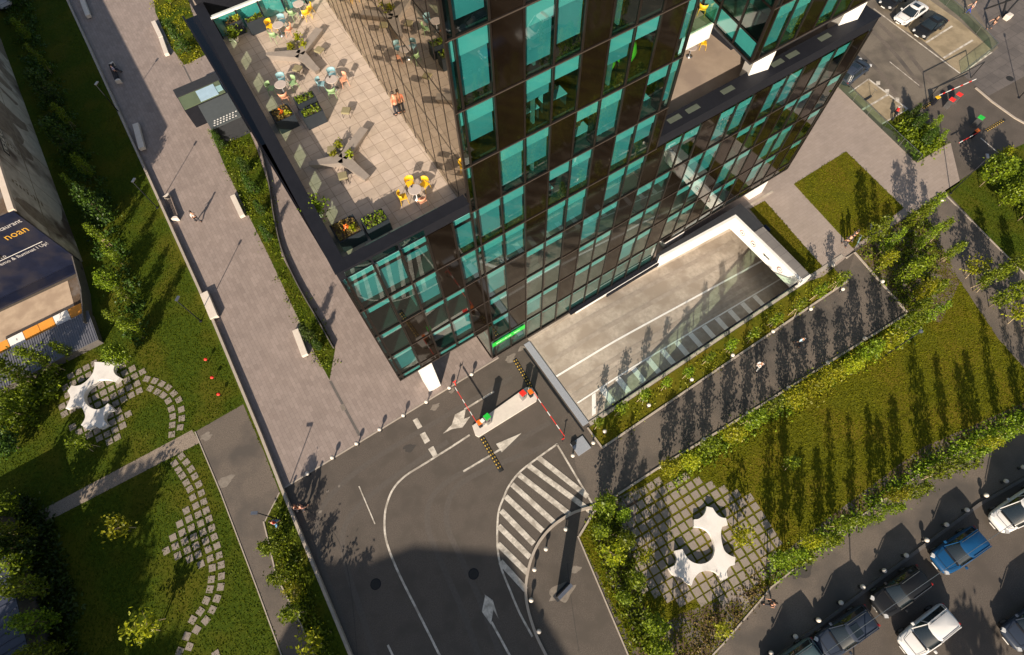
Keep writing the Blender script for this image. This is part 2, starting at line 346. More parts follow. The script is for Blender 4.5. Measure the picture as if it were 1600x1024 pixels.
sheet('footpath', WL([(905, 842), (1010, 1100), (850, 1100), (870, 1024), (826, 935), (828, 880), (860, 822), (895, 800), (925, 795)]), .006, M['asphalt'])

# kerbs, low walls (each a thing)
def wallthing(name, pts, wd, z1, m_, label, cat, closed=False, z0=0, world=False, kind=None, group=None):
    p = pts if world else WL(pts)
    o = MB().ribbon(p, wd, z0, z1, closed).build(name, m_)
    if kind: o['kind'] = kind; o['label'] = label
    else: tag(o, label, cat, group)
    return o
def dense(p, n=6):
    o = []
    for i in range(len(p) - 1):
        for k in range(n):
            t = k / n; q = [p[max(0, i - 1)], p[i], p[i + 1], p[min(len(p) - 1, i + 2)]]
            o.append(tuple(.5 * ((2 * q[1][j]) + (-q[0][j] + q[2][j]) * t + (2 * q[0][j] - 5 * q[1][j] + 4 * q[2][j] - q[3][j]) * t * t + (-q[0][j] + 3 * q[1][j] - 3 * q[2][j] + q[3][j]) * t ** 3) for j in range(2)))
    return o + [tuple(p[-1])]
wallthing('low_wall', [(-11.2, 120), (-11.3, 80), (-11.42, 54.6), (-11.58, 35.6), (-12.0, 22), (-12.25, 17.15), (-12.7, 3.5), (-12.95, -6)], .22, .38, M['curb'], 'long pale low wall edging the promenade and the lawn', 'low wall', world=True)
CW = dense([(300, -40), (318, 30), (335, 60)], 4)
PB = [(388, 190), (408, 235), (422, 290), (430, 340), (443, 395), (468, 450), (498, 502), (522, 545)]
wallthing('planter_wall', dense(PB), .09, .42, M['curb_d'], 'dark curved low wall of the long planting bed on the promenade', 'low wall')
wallthing('kerb', KERB, .16, .10, M['curb'], 'kerb along the lawn and its bollards', '', kind='structure')
wallthing('kerb', [(11.1, 5.68), (39.3, 5.68)], .16, .10, M['curb'], 'pale kerb of the grass strip', '', world=True, kind='structure')
wallthing('kerb', [(1418, 490), (1335, 395), (1322, 404)], .16, .10, M['curb'], 'kerb', '', kind='structure')
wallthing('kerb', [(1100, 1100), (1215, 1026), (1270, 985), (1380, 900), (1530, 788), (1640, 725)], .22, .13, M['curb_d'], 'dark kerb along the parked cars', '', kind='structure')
wallthing('kerb', [(1060, 1080), (1130, 1006), (1205, 918), (1330, 818), (1450, 731), (1640, 638)], .10, .06, M['curb'], 'thin kerb', '', kind='structure')
wallthing('kerb', [(903, 838), (1005, 1080)], .10, .06, M['curb'], 'thin kerb', '', kind='structure')
wallthing('kerb', dense([(928, 792), (895, 802), (862, 824), (838, 855), (825, 893), (822, 935), (835, 985), (856, 1030), (880, 1080)]), .20, .13, M['curb'], 'curved kerb of the traffic island', '', kind='structure')
wallthing('kerb', [(1472, 300), (1600, 428), (1700, 540)], .12, .06, M['curb'], 'thin kerb', '', kind='structure')
wallthing('kerb', [(1524, 138), (1550, 160), (1585, 185), (1640, 215)], .2, .1, M['curb'], 'kerb of the access road', '', kind='structure')
wallthing('kerb', [(412, 815), (432, 900), (470, 975), (520, 1090)], .10, .06, M['curb'], 'thin kerb', '', kind='structure')
wallthing('kerb', [(305, 675), (345, 770), (400, 915), (440, 1024), (470, 1090)], .08, .05, M['curb'], 'thin kerb', '', kind='structure')
wallthing('kerb', [(437, 770), (414, 815)], .08, .05, M['curb'], 'thin kerb', '', kind='structure')
wallthing('kerb', [(-12.2, 17.1), (8.3, 17.1)], .12, .035, M['curb'], 'flush kerb of the promenade', '', world=True, kind='structure')
o = wallthing('kerb', [(11.1, 7.7), (11.1, 5.7)], .12, .08, M['curb'], 'kerb end', '', world=True, kind='structure')

# planting beds
def bed(pts, z, label, m_='lawn_g'): return sheet('planting_bed', WL(pts), z, M[m_], label)
B1 = [(236, -30), (243, 20), (268, 75), (288, 102), (326, 84), (316, 55), (300, 20), (288, -30)]
B2 = [(330, 208), (352, 262), (380, 320), (420, 400), (455, 475), (490, 548), (515, 594), (524, 545), (500, 500), (470, 455), (440, 400), (430, 345), (420, 290), (402, 235), (385, 195), (350, 200)]
bed(B1, .02, 'grassy bed beside the long white bench'); bed(B2, .022, 'long grassy bed with a curved wall on the promenade')

# ------------------------------------------------------------------ road markings
def mark(pts, label=None, closed=False, world=False, z=.022): return sheet('road_marking', pts if world else WL(pts), z, M['paint'], label)
def line(pts, wd, z=.022, world=False):
    P = [Vector(p) for p in (pts if world else WL(pts))]; mb = MB(); L = []; Rr = []
    for i, p in enumerate(P):
        a = P[i - 1] if i else p; b = P[i + 1] if i < len(P) - 1 else p; t = (b - a).normalized(); n = Vector((-t.y, t.x)) * wd / 2
        L.append((*(p + n), z)); Rr.append((*(p - n), z))
    for i in range(len(P) - 1): mb.add([Rr[i], Rr[i + 1], L[i + 1], L[i]], [(0, 1, 2, 3)])
    return struct('road_marking', mb, M['paint'])
line(dense([(734, 680), (700, 702), (660, 727), (632, 745), (614, 765), (604, 790), (601, 812), (602, 836), (609, 862), (625, 900), (655, 960), (692, 1034), (740, 1130)]), .16)
for p in ([(645, 657), (652, 653), (660, 667), (653, 671)], [(656, 679), (664, 675), (672, 689), (664, 694)], [(669, 702), (677, 697), (684, 711), (677, 715)]): mark(p)
line([(561, 760), (586, 819)], .09, z=.0215); line([(606, 1008), (640, 1080)], .15)
HZ = dense([(786, 780), (779, 800), (777, 830), (778, 862), (784, 890), (796, 920), (812, 958), (832, 995)])
HT = dense([(871, 694), (840, 716), (812, 738), (795, 760), (786, 780)])
line(HT + HZ[1:], .15); line([(870, 694), (930, 795)], .15)
for a, b in (((841, 715), (918, 776)), ((826, 728), (924, 800)), ((811, 742), (890, 804)), ((800, 757), (866, 817)), ((790, 776), (848, 830)), ((783, 798), (834, 850)), ((779, 822), (828, 871)), ((778, 850), (824, 895)), ((782, 878), (822, 922))):
    line([a, b], .42, z=.027)
mark([(742, 612), (776, 593), (778, 596), (761, 640), (774, 652), (741, 674), (718, 672), (694, 679), (703, 672), (712, 652)][:0] or [(711, 648), (728, 639), (725, 655), (735, 651), (723, 668), (706, 671), (692, 678), (706, 664)])
line([(726, 640), (772, 612)], .16)
line([(724, 737), (786, 700)], .16); mark([(775, 694), (815, 677), (784, 707)], z=.027)
# through arrow lower down
line([(768, 972), (805, 1040)], .16); mark([(749, 914), (757, 929), (770, 938), (779, 967), (771, 953), (767, 976), (753, 956), (758, 931)], z=.027)
# car park markings
for a, b, w_ in (((1365, 14), (1501, 116), .16), ((1447, 67), (1488, 41), .22), ((1474, 91), (1520, 63), .22), ((1501, 116), (1550, 82), .14), ((1390, 97), (1436, 134), .10), ((1357, 124), (1418, 171), .2), ((1357, 124), (1326, 146), .15), ((1388, 148), (1347, 172), .22), ((1418, 171), (1378, 194), .12), ((1532, 216), (1570, 248), .12)):
    line([a, b], w_)
for x, y in ((1372, 130), (1386, 143), (1402, 156)):
    mark([(x - 3, y - 3), (x + 3, y - 3), (x + 3, y + 3), (x - 3, y + 3)], z=.026)
for i, (x, y, l) in enumerate(((587, 913, 'manhole cover in the shaded road, nearer the low wall'), (740, 897, 'manhole cover in the shaded road, nearer the hatched marking'), (1578, 123, 'manhole cover on the dark square'))):
    p = W(x, y); t = thing('manhole_cover', l, 'manhole cover', p, 0, 'manhole covers')
    MB().lathe([(.40, .001), (.40, .014), (.39, .018)], seg=28).build('ring', M['anth'], t)
    g = MB().lathe([(.34, .015), (.34, .022)], seg=28)
    for k in range(-3, 4):
        h = math.sqrt(max(0, .3 ** 2 - (k * .08) ** 2)); g.box(-h, h, k * .08 - .012, k * .08 + .012, .02, .028)
    g.build('lid', M['rubber'], t)
sheet('footpath', [(11.3, 5.55)] + WL([(1318, 448), (1335, 397), (1418, 490), (1293, 570), (1168, 649), (1031, 732), (962, 777), (930, 800), (925, 790), (900, 730), (893, 690)]), .0045, M['asphalt_light'], 'shaded asphalt footpath beside the ramp')
def blotch(px, r, m_, seed, z):
    rn = random.Random(seed); c = W(*px); n = 22; ph = [rn.uniform(0, 6.28) for _ in range(4)]
    sheet('ground_stain', [(c.x + math.cos(2 * math.pi * i / n) * r * (1 + .25 * math.sin(2 * math.pi * i / n * 2 + ph[0]) + .2 * math.sin(2 * math.pi * i / n * 5 + ph[1]) + .12 * math.sin(2 * math.pi * i / n * 9 + ph[2])), c.y + math.sin(2 * math.pi * i / n) * r * .7 * (1 + .2 * math.sin(2 * math.pi * i / n * 3 + ph[3]))) for i in range(n)], z, M[m_])
for i, (p, r, m_, z) in enumerate((((706, 610), .32, 'dust', .006), ((680, 636), .36, 'dust', .006), ((798, 560), .5, 'dust', .006), ((815, 545), .3, 'dust', .0065), ((352, 752), .6, 'dust', .014), ((322, 682), .5, 'dust', .014), ((530, 760), .12, 'dust', .006), ((512, 768), .1, 'dust', .006), ((500, 800), .14, 'dust', .006), ((1250, 890), .9, 'patch', .0082), ((640, 700), .5, 'patch', .003), ((900, 890), .35, 'dust', .0086), ((878, 925), .9, 'dust', .0086))):
    blotch(p, r, m_, i, z)
def lane(pts, wd, m_, z):
    P = [Vector(p) for p in WL(dense(pts))]; mb = MB(); L = []; Rr = []
    for i, p in enumerate(P):
        a = P[i - 1] if i else p; b = P[i + 1] if i < len(P) - 1 else p; t = (b - a).normalized(); n = Vector((-t.y, t.x)) * wd / 2
        L.append((*(p + n), z)); Rr.append((*(p - n), z))
    for i in range(len(P) - 1): mb.add([Rr[i], Rr[i + 1], L[i + 1], L[i]], [(0, 1, 2, 3)])
    struct('worn_lane', mb, M[m_])
for o_ in (0, 34):
    lane([(760 + o_, 1060), (725 + o_, 960), (690 + o_, 880), (668 + o_ * .9, 820), (680 + o_ * .8, 770), (740 + o_ * .3, 728 + o_ * .3), (860, 660 + o_)], .42, 'worn', .0025)
lane([(560, 1060), (530, 960), (500, 870), (500, 800), (560, 735), (680, 660), (800, 590)], .42, 'worn', .0025)
lane([(595, 1060), (565, 960), (540, 880), (540, 820), (590, 765), (700, 690)], .42, 'worn', .0028)
sheet('drain_line', WL([(514, 596), (518, 595), (564, 680), (560, 682)]), .016, M['curb_d']); sheet('drain_cover', WL([(531, 634), (537, 631), (541, 640), (535, 643)]), .018, M['dust'])
sheet('drain_line', WL([(286, 104), (288, 103), (336, 200), (333, 201)]), .016, M['curb_d'])
for q_ in ((1392, 60, 1460, 122), (1408, 52, 1476, 112), (1345, 85, 1420, 150)): line([(q_[0], q_[1]), (q_[2], q_[3])], .01) if 0 else None
for a_, b_ in (((1352, 38), (1440, 138)), ((1368, 32), (1456, 132)), ((1340, 80), (1400, 150))):
    lane([a_, ((a_[0] + b_[0]) / 2 + 3, (a_[1] + b_[1]) / 2 - 3), b_], .5, 'asphalt_light', .0125)
# patches of pale dirt
for i, p in enumerate(([(312, 676), (330, 668), (336, 676), (322, 690), (312, 690)], [(700, 600), (712, 604), (716, 618), (706, 616)], [(668, 628), (682, 632), (686, 642), (676, 640)], [(340, 742), (366, 742), (360, 764), (344, 760)])):
    pass

for i, sp_ in enumerate(([(470, 790), (520, 830), (545, 900), (560, 1040)], [(905, 1020), (893, 940), (886, 880)])):
    lane(sp_, .05, 'patch', .0035 if i < 1 else .0085)
# ------------------------------------------------------------------ ramp
M['tyre'] = mat('tyre_marks', (.30, .255, .21), (.42, .36, .30), 1.6, .8)
M['bright_paint'] = mat('bright_paint', (.80, .78, .74), None, 4, .7)
def rz(x): return -.167 * (math.sqrt((x - 17.5) ** 2 + 3) + x - 17.5) / 2 + .003
mb = MB(); N = 96
for i in range(N):
    a = RX0 + (RX1 + 6 - RX0) * i / N; b = RX0 + (RX1 + 6 - RX0) * (i + 1) / N
    mb.add([(a, RY0, rz(a)), (b, RY0, rz(b)), (b, RY1, rz(b)), (a, RY1, rz(a))], [(0, 1, 2, 3)])
struct('ramp', mb, M['ramp'], 'pale concrete ramp sloping down to the basement garage')
def rline(x0, y0, x1, y1, wd, m_='bright_paint', dz=.022):
    n = 96; mb = MB(); t = Vector((x1 - x0, y1 - y0)).normalized(); nn = Vector((-t.y, t.x)) * wd / 2
    for i in range(n):
        vs = []
        for s_, k in ((1, i), (-1, i), (-1, i + 1), (1, i + 1)):
            x = x0 + (x1 - x0) * k / n + nn.x * s_; y = y0 + (y1 - y0) * k / n + nn.y * s_; vs.append((x, y, rz(x) + dz))
        mb.add(vs, [(0, 1, 2, 3)])
    struct('road_marking', mb, M[m_])
for yy_ in (15.9, 14.3, 11.4, 10.6): rline(RX0 + .3, yy_, 36, yy_ - .15, .42, 'tyre', .012)
rline(RX0 + .1, 12.85, 37, 12.45, .18); rline(RX0 + .2, 9.9, 37, 9.9, .14)
for k in range(13): 
    x = 12.2 + k * 1.7
    mbk = MB(); mbk.add([(x, 8.3, rz(x) + .022), (x + .55, 8.3, rz(x + .55) + .022), (x + .55, 9.8, rz(x + .55) + .022), (x, 9.8, rz(x) + .022)] if k else [(x - .2, 8.3, rz(x) + .02), (x + .2, 8.3, rz(x + .55) + .02), (x + 1.3, 9.8, rz(x + 1) + .02), (x + .9, 9.8, rz(x + .9) + .02)], [(0, 1, 2, 3)])
    struct('road_marking', mbk, M['bright_paint'])
rw = thing('ramp_walls', 'pale concrete retaining walls on both sides of the garage ramp', 'retaining wall')
MB().prism([(RX0, RY1), (RX1 + 6, RY1), (RX1 + 6, RY1 + .25), (RX0, RY1 + .25)], -8, .04).build('wall', M['ramp'], rw)
MB().prism([(RX0, RY0 - .35), (RX1 + 6, RY0 - .35), (RX1 + 6, RY0), (RX0, RY0)], -8, .06).build('wall', M['concrete'], rw)
MB().box(20.0, 26.3, 16.75, RY1 - .01, -.3, .10).box(16.0, 26.3, RY1 + .0, RY1 + .4, .05, .12).build('edge_beam', M['anth'], rw)
MB().box(16.5, 26.3, RY1 - .06, RY1 - .01, -.12, .135).build('coping_strip', M['white'], rw)
t = thing('parapet_rail', 'dark steel rail with glass on the lower ramp wall', 'railing')
MB().box(12.9, 34.6, 7.82, 7.98, .95, 1.03).build('handrail', M['anth'], t)
MB().box(12.9, 34.6, 7.895, 7.905, .1, .95).build('glass_panel', M['rail'], t)
pm = MB()
for k in range(12): pm.box(13.0 + k * 1.95, 13.05 + k * 1.95, 7.86, 7.94, .06, .95)
pm.build('post', M['steel'], t)
tag(MB().box(10.85, 11.44, 8.0, 16.9, .004, .05).build('drain_grating', M['grate']), 'grey drain channel cover across the top of the ramp', 'drain')
tag(MB().box(10.55, 10.68, 7.6, 16.6, .0, .035).build('rubber_or_shadow_strip', M['black']), 'thin painted shadow line beside the ramp drain', 'painted shadow')  # black shadow line at the drain edge, laid as a dark strip
# tunnel portal
t = thing('tunnel_portal', 'white fronted garage entrance roof with height limit signs', 'garage entrance')
ZT, ZB = 1.15, -.55
MB().prism([(26.1, 17.0), (35.1, 16.6), (35.15, 7.75), (34.85, 7.75), (34.8, 16.3), (26.1, 16.75)][::-1], ZB, ZT).build('white_fascia', M['white'], t)
MB().prism([(26.12, 17.02), (26.12, 17.33), (36.4, 17.33), (36.35, 14.1), (35.16, 14.1), (35.12, 16.62)], ZB, ZT - .02).build('dark_roof', M['anth2'], t)
MB().prism([(35.16, 14.09), (36.25, 14.09), (36.05, 7.9), (35.18, 7.9)], ZB, ZT + .04).build('tiled_roof', tile_mat('roof_pavers', (.17, .155, .15), (.2, .185, .175), (.11, .1, .1), .9, .9, .02, offset=0), t)
MB().box(35.16, 36.0, 7.72, 7.9, ZB, ZT + .1).build('end_wall', M['white'], t)
tag(MB().box(36.2, 37.0, 13.6, 14.3, .0, .7).build('vent_box', M['navy']), 'small dark blue box beside the garage entrance roof', 'box')
M['dull_red'] = mat('dull_red', (.30, .09, .08), None, 3, .6)
def disc_sign(y, zc, kind):
    g = thing('traffic_sign', {'h': 'round red ringed height limit sign, furthest up the white fascia', 't': 'round red ringed sign with a lorry, second on the white fascia', 'n': 'round red ringed no entry style sign low on the white fascia'}[kind], 'traffic sign', (34.77 if kind != 'x' else 34.7, y, zc), 0, 'signs on the garage fascia')
    T = Matrix.Rotation(R(-90), 4, 'Y')
    def disc(nm, r0, r1, x, m_):
        mb = MB(); n = 24
        vs = [(-x, math.cos(2 * math.pi * i / n) * r, math.sin(2 * math.pi * i / n) * r) for r in (r0, r1) for i in range(n)]
        mb.add(vs, [(i, (i + 1) % n, (i + 1) % n + n, i + n) for i in range(n)])
        return mb.build(nm, m_, g)
    disc('ring', .25, .31, .035, M['dull_red']); 
    mb = MB(); n = 24; mb.add([(-.03, math.cos(2 * math.pi * i / n) * .32, math.sin(2 * math.pi * i / n) * .32) for i in range(n)] + [(-.0, math.cos(2 * math.pi * i / n) * .33, math.sin(2 * math.pi * i / n) * .33) for i in range(n)], [tuple(range(n))] + [(i, (i + 1) % n, (i + 1) % n + n, i + n) for i in range(n)])
    mb.build('plate', M['white'], g)
    mb = MB()
    if kind == 'h': mb.box(-.045, -.04, -.15, .15, -.03, .03).box(-.045, -.04, -.02, .02, -.14, .14)
    elif kind == 't': mb.box(-.045, -.04, -.16, .02, -.07, .08).box(-.045, -.04, .03, .13, -.07, .03)
    else: mb.box(-.045, -.04, -.16, .16, -.03, .03)
    mb.build('symbol', M['black'], g)
disc_sign(14.9, .35, 'h'); disc_sign(13.4, .35, 't'); disc_sign(9.9, .35, 'n')
a = thing('arrow_marking', 'black bent arrow painted on the white fascia between the round signs', 'arrow', (34.755, 11.6, .35))
MB().box(-.03, -.02, -.35, .25, -.05, .05).add([(-.03, .25, -.14), (-.03, .25, .14), (-.03, .48, 0)], [(0, 1, 2)]).build('arrow', M['black'], a)
# ================================================================== THE GLASS BUILDING
FY = 17.35; FH = 3.5
def XK(k): return .30 + 1.583 * k
bld = thing('office_building', 'teal glass and dark brown panel office building with terraces, filling the middle', 'office building', (0, 0, 0))
TZ, PZ = 20.45, 21.85            # left terrace floor / parapet top
RZ_, RP = 17.5, 18.55            # right deck floor / parapet top
def brown(k, j):
    if k < 5:
        return {5: (3,), 4: (3,), 3: (1, 4), 2: (1, 4), 1: (1, 4)}.get(j, ()).__contains__(k) if j in (1, 2, 3, 4, 5) else False
    if j in (1, 2, 3): return k % 3 == 0
    if j in (4, 5): return k % 3 == 1
    if j == 6: return k % 3 == 2
    if j in (7, 8, 9): return k % 3 == 0
    if j >= 10: return (k + j // 3) % 3 == 0
    return False
cells = []
for j in range(0, 12):
    z0, z1 = FH * j, FH * (j + 1)
    ks = []
    if j <= 5: ks += [(-1, 0, .30)] if j else []
    for k in range(0, 27):
        x0, x1 = XK(k), min(XK(k + 1), 41.8)
        if j <= 5 and x1 <= 8.3 and j >= 1: ks.append((k, x0, x1))
        elif x0 >= 8.1 and x1 <= 20.95 and j <= 11: ks.append((k, x0, x1))
        elif k == 13 and j <= 11: ks.append((k, x0, 21.65))
        elif k >= 13 and j <= 4 and j >= (0 if x1 < 26.5 else 1): ks.append((k, x0 if k > 13 else x0, x1))
        elif x0 > 28.2 and j >= 6 and j <= 11: ks.append((k, x0, x1))
    if j >= 6: ks.append((4, 7.82, XK(5)))
    if j <= 4: ks = [c if not (c[0] == 13) else (13, XK(13), XK(14)) for c in ks]
    if j >= 6: ks.append((17, 28.3, XK(18)))
    done = set()
    for k, x0, x1 in ks:
        if (round(x0, 2)) in done or x1 - x0 < .1: continue
        done.add(round(x0, 2))
        a, b = z0, z1
        if x1 <= 8.3 and j == 1: a = 6.2
        if x1 > 26.5 and j == 1 or (x1 > 26.5 and j == 0): a = max(a, 3.5)
        cells.append((k, j, x0, x1, a, b))
    if j == 1:
        for k in range(17, 27): cells.append((k, 0, XK(k), min(XK(k + 1), 41.8), 2.6, 3.5))
rnd = random.Random(3)
vis = [c for c in cells if c[1] <= 9]
def pane_mb(mb, x0, x1, z0, z1, y):
    u = lambda: rnd.uniform(-.012, .012)
    ua, ub, uc = u(), u(), u()
    return mb.add([(x0, y + ua, z0), (x1, y + ub, z0), (x1, y + ub + uc - ua, z1), (x0, y + uc, z1)], [(0, 1, 2, 3)])
panes = [c for c in cells if not brown(c[0], c[1])]
pans = [c for c in cells if brown(c[0], c[1])]
def sortk(c): return -(c[1] if c[1] <= 9 else -c[1])
panes.sort(key=sortk); pans.sort(key=sortk)
restw = MB(); restb = MB(); rests = MB(); restp = MB(); cnt = 0
for c in panes:
    k, j, x0, x1, z0, z1 = c
    sp = .95 + rnd.choice((0, 0, 0, .12, -.1)) if z1 - z0 > 2 else .3
    if k < 5 and j <= 4 and k >= 0 and x1 - x0 > 1: sp = .75
    if j == 0 and z0 == 0: sp = .55
    own = j <= 9 and cnt < 100 and z1 - z0 > 1
    a = MB(); pane_mb(a, x0 + .045, x1 - .045, z0 + .04, z1 - .04, FY + .02)
    s_ = MB().box(x0 + .06, x1 - .06, FY + .10, FY + .13, z1 - sp, z1 - .05)
    bl = None
    r = rnd.random()
    if z1 - z0 > 2 and j >= 1:
        ln = 0
        if j <= 3: r = r * 2.2 if r > .12 else r
        if r < .5: ln = z1 - z0 - .55
        elif r < .72: ln = rnd.uniform(1.4, 2.6)
        if ln: bl = MB().box(x0 + .07, x1 - .10, FY + .16, FY + .18, z1 - ln, z1 - .3)
    if own:
        cnt += 1
        w_ = a.build('window_pane', M['glass'], bld); s_.build('spandrel_strip', M['blind'], w_)
        if bl: bl.build('blind', M['shade'], w_)
    else:
        for src, dst in ((a, restw), (s_, rests)) + (((bl, restb),) if bl else ()): dst.add(src.v, src.f)
tag(restw.build('window_pane', M['glass'], bld), kind='stuff'); rests.build('spandrel_strip', M['blind'], bld); restb.build('blind', M['shade'], bld)
cnt = 0
for c in pans:
    k, j, x0, x1, z0, z1 = c
    a = MB().box(x0 + .04, x1 - .04, FY - .005, FY + .06, z0 + .03, z1 - .03)
    if j <= 9 and cnt < 90: cnt += 1; a.build('cladding_panel', M['brown'], bld)
    else: restp.add(a.v, a.f)
tag(restp.build('cladding_panel', M['brown'], bld), kind='stuff')
# frame
fr = MB(); ln = MB()
def vm(x, z0, z1, wd=.09): fr.box(x - wd / 2, x + wd / 2, FY - .05, FY + .12, z0, z1)
for k in range(0, 27):
    x = min(XK(k), 41.8)
    if x < 7.9: vm(x, 6.2, 20.95, .13)
    elif x < 21.7: vm(x, 0, 42)
    else: vm(x, 2.6 if x > 26.5 else 0, 17.45)
    if x > 28.3: vm(x, 21, 42)
vm(.03, 6.2, 20.95); vm(7.84, 0, 42, .12); vm(21.62, 17.5, 42, .1); vm(28.33, 21, 42, .12); vm(41.8, 2.6, 17.45); vm(41.8, 21, 42)
for j in range(0, 13):
    z = FH * j
    if j == 0: z = .05
    segs = []
    if j <= 5 and j >= 2: segs.append((0, 7.8))
    segs.append((7.8, 21.65))
    if j <= 4: segs.append((21.65, 26.9 if j == 0 else 41.8))
    if j >= 6: segs.append((28.3, 41.8))
    for a, b in segs: ln.box(a, b, FY - .07, FY - .052, z - .022, z + .022); fr.box(a, b, FY - .05, FY + .12, z - .05, z + .05)
ln.box(0, 7.8, FY - .07, FY - .052, 6.2, 6.25); fr.box(0, 7.8, FY - .05, FY + .15, 6.12, 6.26)
ln.box(26.5, 41.8, FY - .07, FY - .052, 2.55, 2.6); fr.box(26.5, 41.8, FY - .05, FY + .15, 2.48, 2.62)
for k in range(5, 14): 
    if k % 2: fr.box(XK(k) - .04, XK(k) + .04, FY - .055, FY + .11, 0.1, 3.45)
fr.build('curtain_wall_frame', M['mull'], bld); ln.build('floor_line_trim', M['sill'], bld)
ic = MB(); glassset = {(c[0], c[1]) for c in panes}
for (k, j) in glassset:
    if j >= 3 and j <= 11 and (k + 1, j) in glassset and k >= 0: ic.box(XK(k + 1) - .11, XK(k + 1) + .11, FY + .125, FY + .6, FH * j + .1, FH * j + 3.35)
ic.build('inner_columns', M['mull'], bld)
# slabs, inner walls
sl_ = MB(); ce = MB(); iw = MB()
DEEP = 12
for j in range(1, 13):
    z = FH * j
    segs = []
    if 2 <= j <= 5: segs.append((.2, 7.8, DEEP))
    segs.append((7.95 if j < 6 else 8.9, 21.5, DEEP))
    if j <= 4: segs.append((21.7, 41.6, DEEP))
    if j >= 7: segs.append((29.3, 41.6, DEEP))
    for a, b, dp in segs:
        MB().box(a, b, FY + .2, FY + dp, z - .16, z).build('floor_slab', M['int_floor'], bld); MB().box(a, b, FY + .2, FY + dp, z - .5, z - .163).build('ceiling', M['int_ceil'], bld)
for (a, b, z0, z1) in ((.2, 7.8, 6.3, 20.2), (7.95, 21.5, .1, 20.3), (9.1, 21.5, 20.4, 42), (21.7, 41.6, 2.7, 17.3), (29.3, 41.6, 21.3, 42)):
    iw.box(a, b, FY + 5.5, FY + 5.7, z0, z1)
    x = a + 3.1
    while x < b - 2:
        iw.box(x, x + .12, FY + .5, FY + 5.5, z0, z1); x += 4.75
iw.build('partition', M['int_wall'], bld)
# solid backs and sides
sh = MB()
sh.box(-.02, .10, FY + .2, FY + 26, 6.2, TZ).box(.1, 41.6, FY + 12, FY + 26, 6.3, 17.2).box(.1, 21.5, FY + 12.01, FY + 26.01, 17.3, TZ - .3)
sh.box(41.6, 41.75, FY + .2, FY + 26, 2.5, 17.4).box(21.3, 21.45, FY + .2, FY + 20, 17.5, 42).box(41.62, 41.78, FY + .2, FY + 20, 21, 42)
sh.build('side_wall', M['brown'], bld)
MB().box(0, 7.8, FY, FY + 26, 6.0, 6.15).build('soffit', M['anth2'], bld)
MB().box(26.5, 41.7, FY + .1, FY + 26, 2.3, 2.5).build('soffit', M['anth2'], bld)
MB().box(26.5, 41.7, FY + 2.6, FY + 2.9, .1, 2.3).build('recessed_wall', M['int_wall'], bld)
MB().box(9, 41, FY + 6, FY + 25, .1, 6).build('core_wall', M['int_wall'], bld)
# lobby side glass
g = MB(); g.add([(7.78, FY + .1, .05), (7.78, FY + 8, .05), (7.78, FY + 8, 6), (7.78, FY + .1, 6)], [(0, 1, 2, 3)]); g.build('lobby_side_glass', M['glass'], bld)
MB().box(7.72, 7.84, FY + 2.6, FY + 2.7, 0, 6).box(7.72, 7.84, FY + 5.2, FY + 5.3, 0, 6).box(7.72, 7.84, FY + .1, FY + 8, .01, .09).build('lobby_side_frame', M['mull'], bld)
MB().box(1.65, 2.75, 17.66, 18.9, .013, 6.0).build('white_column', M['white'], bld)
MB().box(38.3, 40.0, 17.6, 18.6, .011, 2.3).build('white_column', M['white'], bld)
MB().box(27.6, 29.9, 17.9, 18.9, .0, 2.3).build('white_column', M['white'], bld)
# ---- left terrace
tf = MB(); tf.prism([(0.05, FY + .1), (7.9, FY + .1), (8.2, 24.3), (9.1, 38.2), (9.9, 46), (1.3, 46), (.9, 41)], TZ - .3, TZ)
tf.build('terrace_floor', M['roof_tile'], bld)
M['sun_patch'] = mat('sun_patch_colour', (.085, .10, .08), None, 2, .4)  # pale colour of the sunlight patches on the right coping
def parapet(p0, p1, zf, zt, inward, cop, nm='parapet', openings=True, step=2.4, front=False, low=None):
    a = Vector(p0); b = Vector(p1); L = (b - a).length; t = (b - a) / L; n = Vector(inward)
    mb = MB(); g = MB(); s0 = 0
    def bx(s0, s1, z0, z1, y0=.0, y1=.09, tgt=mb):
        c = [a + t * s + n * y for y in (y0, y1) for s in (s0, s1)]
        tgt.add([(*c[i], z) for z in (z0, z1) for i in (0, 1, 2, 3)], [(0, 2, 3, 1), (4, 5, 7, 6), (0, 1, 5, 4), (2, 6, 7, 3), (0, 4, 6, 2), (1, 3, 7, 5)])
    oz0, oz1 = zf + .62, zf + 1.14
    bx(0, L, (zf + low) if low is not None else zf - .5 if not front else 21.03, oz0 if openings else zt - .08)
    if openings:
        bx(0, L, oz1, zt - .08); s = .5 if not front else .32
        while s < L - 1.2:
            if front:
                k = round((a.x + s - .30) / 1.583)
                if k == 3: s += 1.583; continue
                bx(s0, s + .05, oz0, oz1); bx(s + .05, s + 1.53, oz0, oz1, .04, .05, g); s0 = s + 1.53; s += 1.583; continue
            bx(s0, s, oz0, oz1); bx(s, s + 1.15, oz0, oz1, .04, .05, g); s0 = s + 1.15; s += step
        bx(s0, L, oz0, oz1)
    o = mb.build(nm, M['anth'], bld)
    if g.v: g.build('parapet_glass', M['glass' if front else 'rail'], o)
    c = MB(); bx(-.02, L + .02, zt - .08, zt, -.06, cop, c); c.build('coping', M['anth'], o)
parapet((0, FY), (7.8, FY), TZ, PZ, (0, 1), .66, front=True)
parapet((0, FY + .0), (.95, 41.5), TZ, PZ + .004, (.999, -.04), .66)
